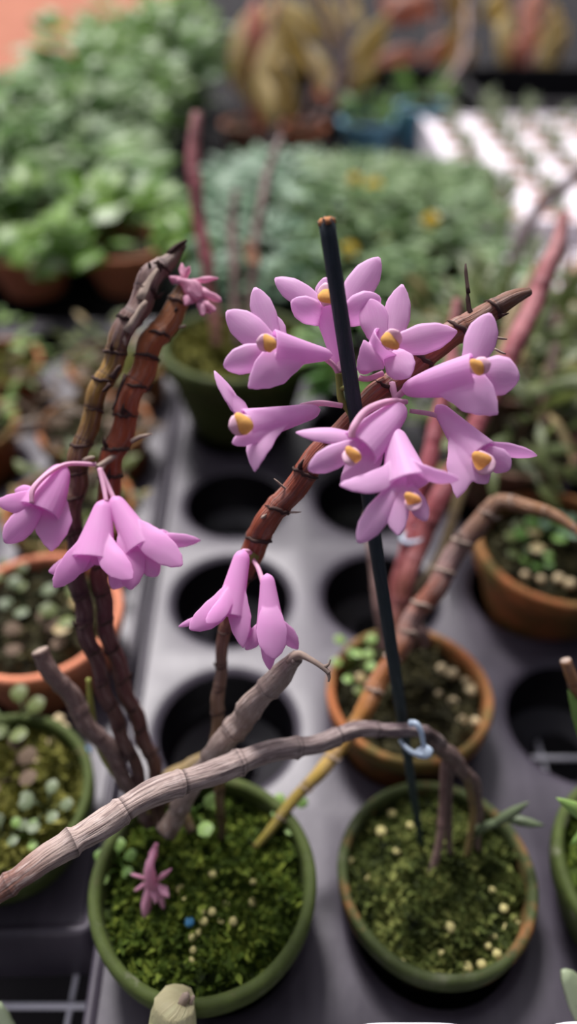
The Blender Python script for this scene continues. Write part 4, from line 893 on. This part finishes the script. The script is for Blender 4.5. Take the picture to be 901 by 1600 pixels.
mb = MB(); tube_px(mb, [(772, 1680, .40, 14), (771, 1620, .39, 16), (770, 1583, .385, 16)]); mb.build('orange_stub', M['c_yellow'], wp)
q2 = onz(945, 1592, .072)
wp2 = white_pot('white plastic pot in the bottom corner below the dark green pot', q2.x, q2.y-.0305, .072, .030, 802)
mb = MB(); petal(mb, P(930, 1640, .36), P(872, 1512, .34), 52*.34/F, Vector((.2, -.3, 1)), .12, .35, 'round', 14, 8); petal(mb, P(935, 1640, .36), P(960, 1560, .34), 50*.34/F, Vector((0, -.3, 1)), .12, .35, 'round', 14, 8)
mb.build('leaf', M['succulent'], wp2, solid=.003)
q3 = onz(275, 1660, .06)
wp3 = white_pot('white plastic pot under the pale green cut stem at the bottom edge', q3.x, q3.y-.03, .06, .03, 803)
cane(wp3, [(284, 1760, .345, 64), (279, 1660, .328, 68), (277, 1600, .318, 72), (276, 1562, .312, 62)], m_cane('pale green cut stem', [(0, (.26, .36, .10)), (.7, (.40, .48, .20)), (1, (.46, .42, .24))], .2, (.20, .18, .10), .05, (.50, .54, .30), .3), 'stem', .05, seed=88)
sticks(wp3, [(284, 1568, .312, 293, 1552, .31, 16), (296, 1572, .312, 303, 1556, .311, 9)], M['husk'], 'dry_scale')
q4 = onz(-20, 1660, .06)
wp4 = white_pot('white plastic pot in the bottom corner under the wire grid, a leaf tip showing', q4.x, q4.y-.03, .06, .03, 804)
mb = MB(); petal(mb, P(0, 1660, .36), P(2, 1560, .345), 60*.34/F, Vector((.2, -.3, 1)), .12, .35, 'leaf', 14, 8); mb.build('leaf', M['succulent'], wp4, solid=.002)

# ================================================================== LIGHT
w = bpy.data.worlds.new('sky'); SC.world = w; w.use_nodes = True; nt = w.node_tree; nt.nodes.clear()
out = nt.nodes.new('ShaderNodeOutputWorld'); bg = nt.nodes.new('ShaderNodeBackground'); tc = nt.nodes.new('ShaderNodeTexCoord'); sp = nt.nodes.new('ShaderNodeSeparateXYZ'); rp = nt.nodes.new('ShaderNodeValToRGB')
nt.links.new(tc.outputs['Generated'], sp.inputs[0]); nt.links.new(sp.outputs[2], rp.inputs[0]); nt.links.new(rp.outputs[0], bg.inputs[0]); nt.links.new(bg.outputs[0], out.inputs[0])
rp.color_ramp.elements[0].position = 0; rp.color_ramp.elements[0].color = (.05, .05, .065, 1); rp.color_ramp.elements[1].position = 1; rp.color_ramp.elements[1].color = (1.0, .96, 1.0, 1)
el = rp.color_ramp.elements.new(.55); el.color = (.29, .28, .32, 1)
dt = nt.nodes.new('ShaderNodeVectorMath'); dt.operation = 'DOT_PRODUCT'; dt.inputs[1].default_value = (-.36, .80, .48); nt.links.new(tc.outputs['Generated'], dt.inputs[0]); nt.links.new(dt.outputs['Value'], rp.inputs[0])
bg.inputs[1].default_value = 1.7
v = P(243, 1120, 1)-CAM; v.normalize(); sd = Vector((v.x, v.y, -v.z))
ld = bpy.data.lights.new('sun', 'SUN'); ld.energy = 4.2; ld.angle = math.radians(13); ld.color = (1, .95, .95); lo = bpy.data.objects.new('sun', ld); COL.objects.link(lo); lo.location = (0, 2, 3); lo.rotation_euler = sd.to_track_quat('Z', 'Y').to_euler()
# ================================================================== CAMERA
cd = bpy.data.cameras.new('camera'); co = bpy.data.objects.new('camera', cd); COL.objects.link(co); co.location = CAM; co.rotation_euler = (PI/2-TH, 0, 0)
cd.sensor_fit = 'VERTICAL'; cd.sensor_height = 36; cd.lens = 36*F/1600; cd.clip_start = .01; cd.clip_end = 60
cd.dof.use_dof = True; cd.dof.focus_distance = .288; cd.dof.aperture_fstop = 2.6
SC.camera = co
SC.view_settings.view_transform = 'Standard'; SC.view_settings.look = 'None'; SC.view_settings.exposure = .28; SC.view_settings.gamma = 1; SC.view_settings.use_curve_mapping = False
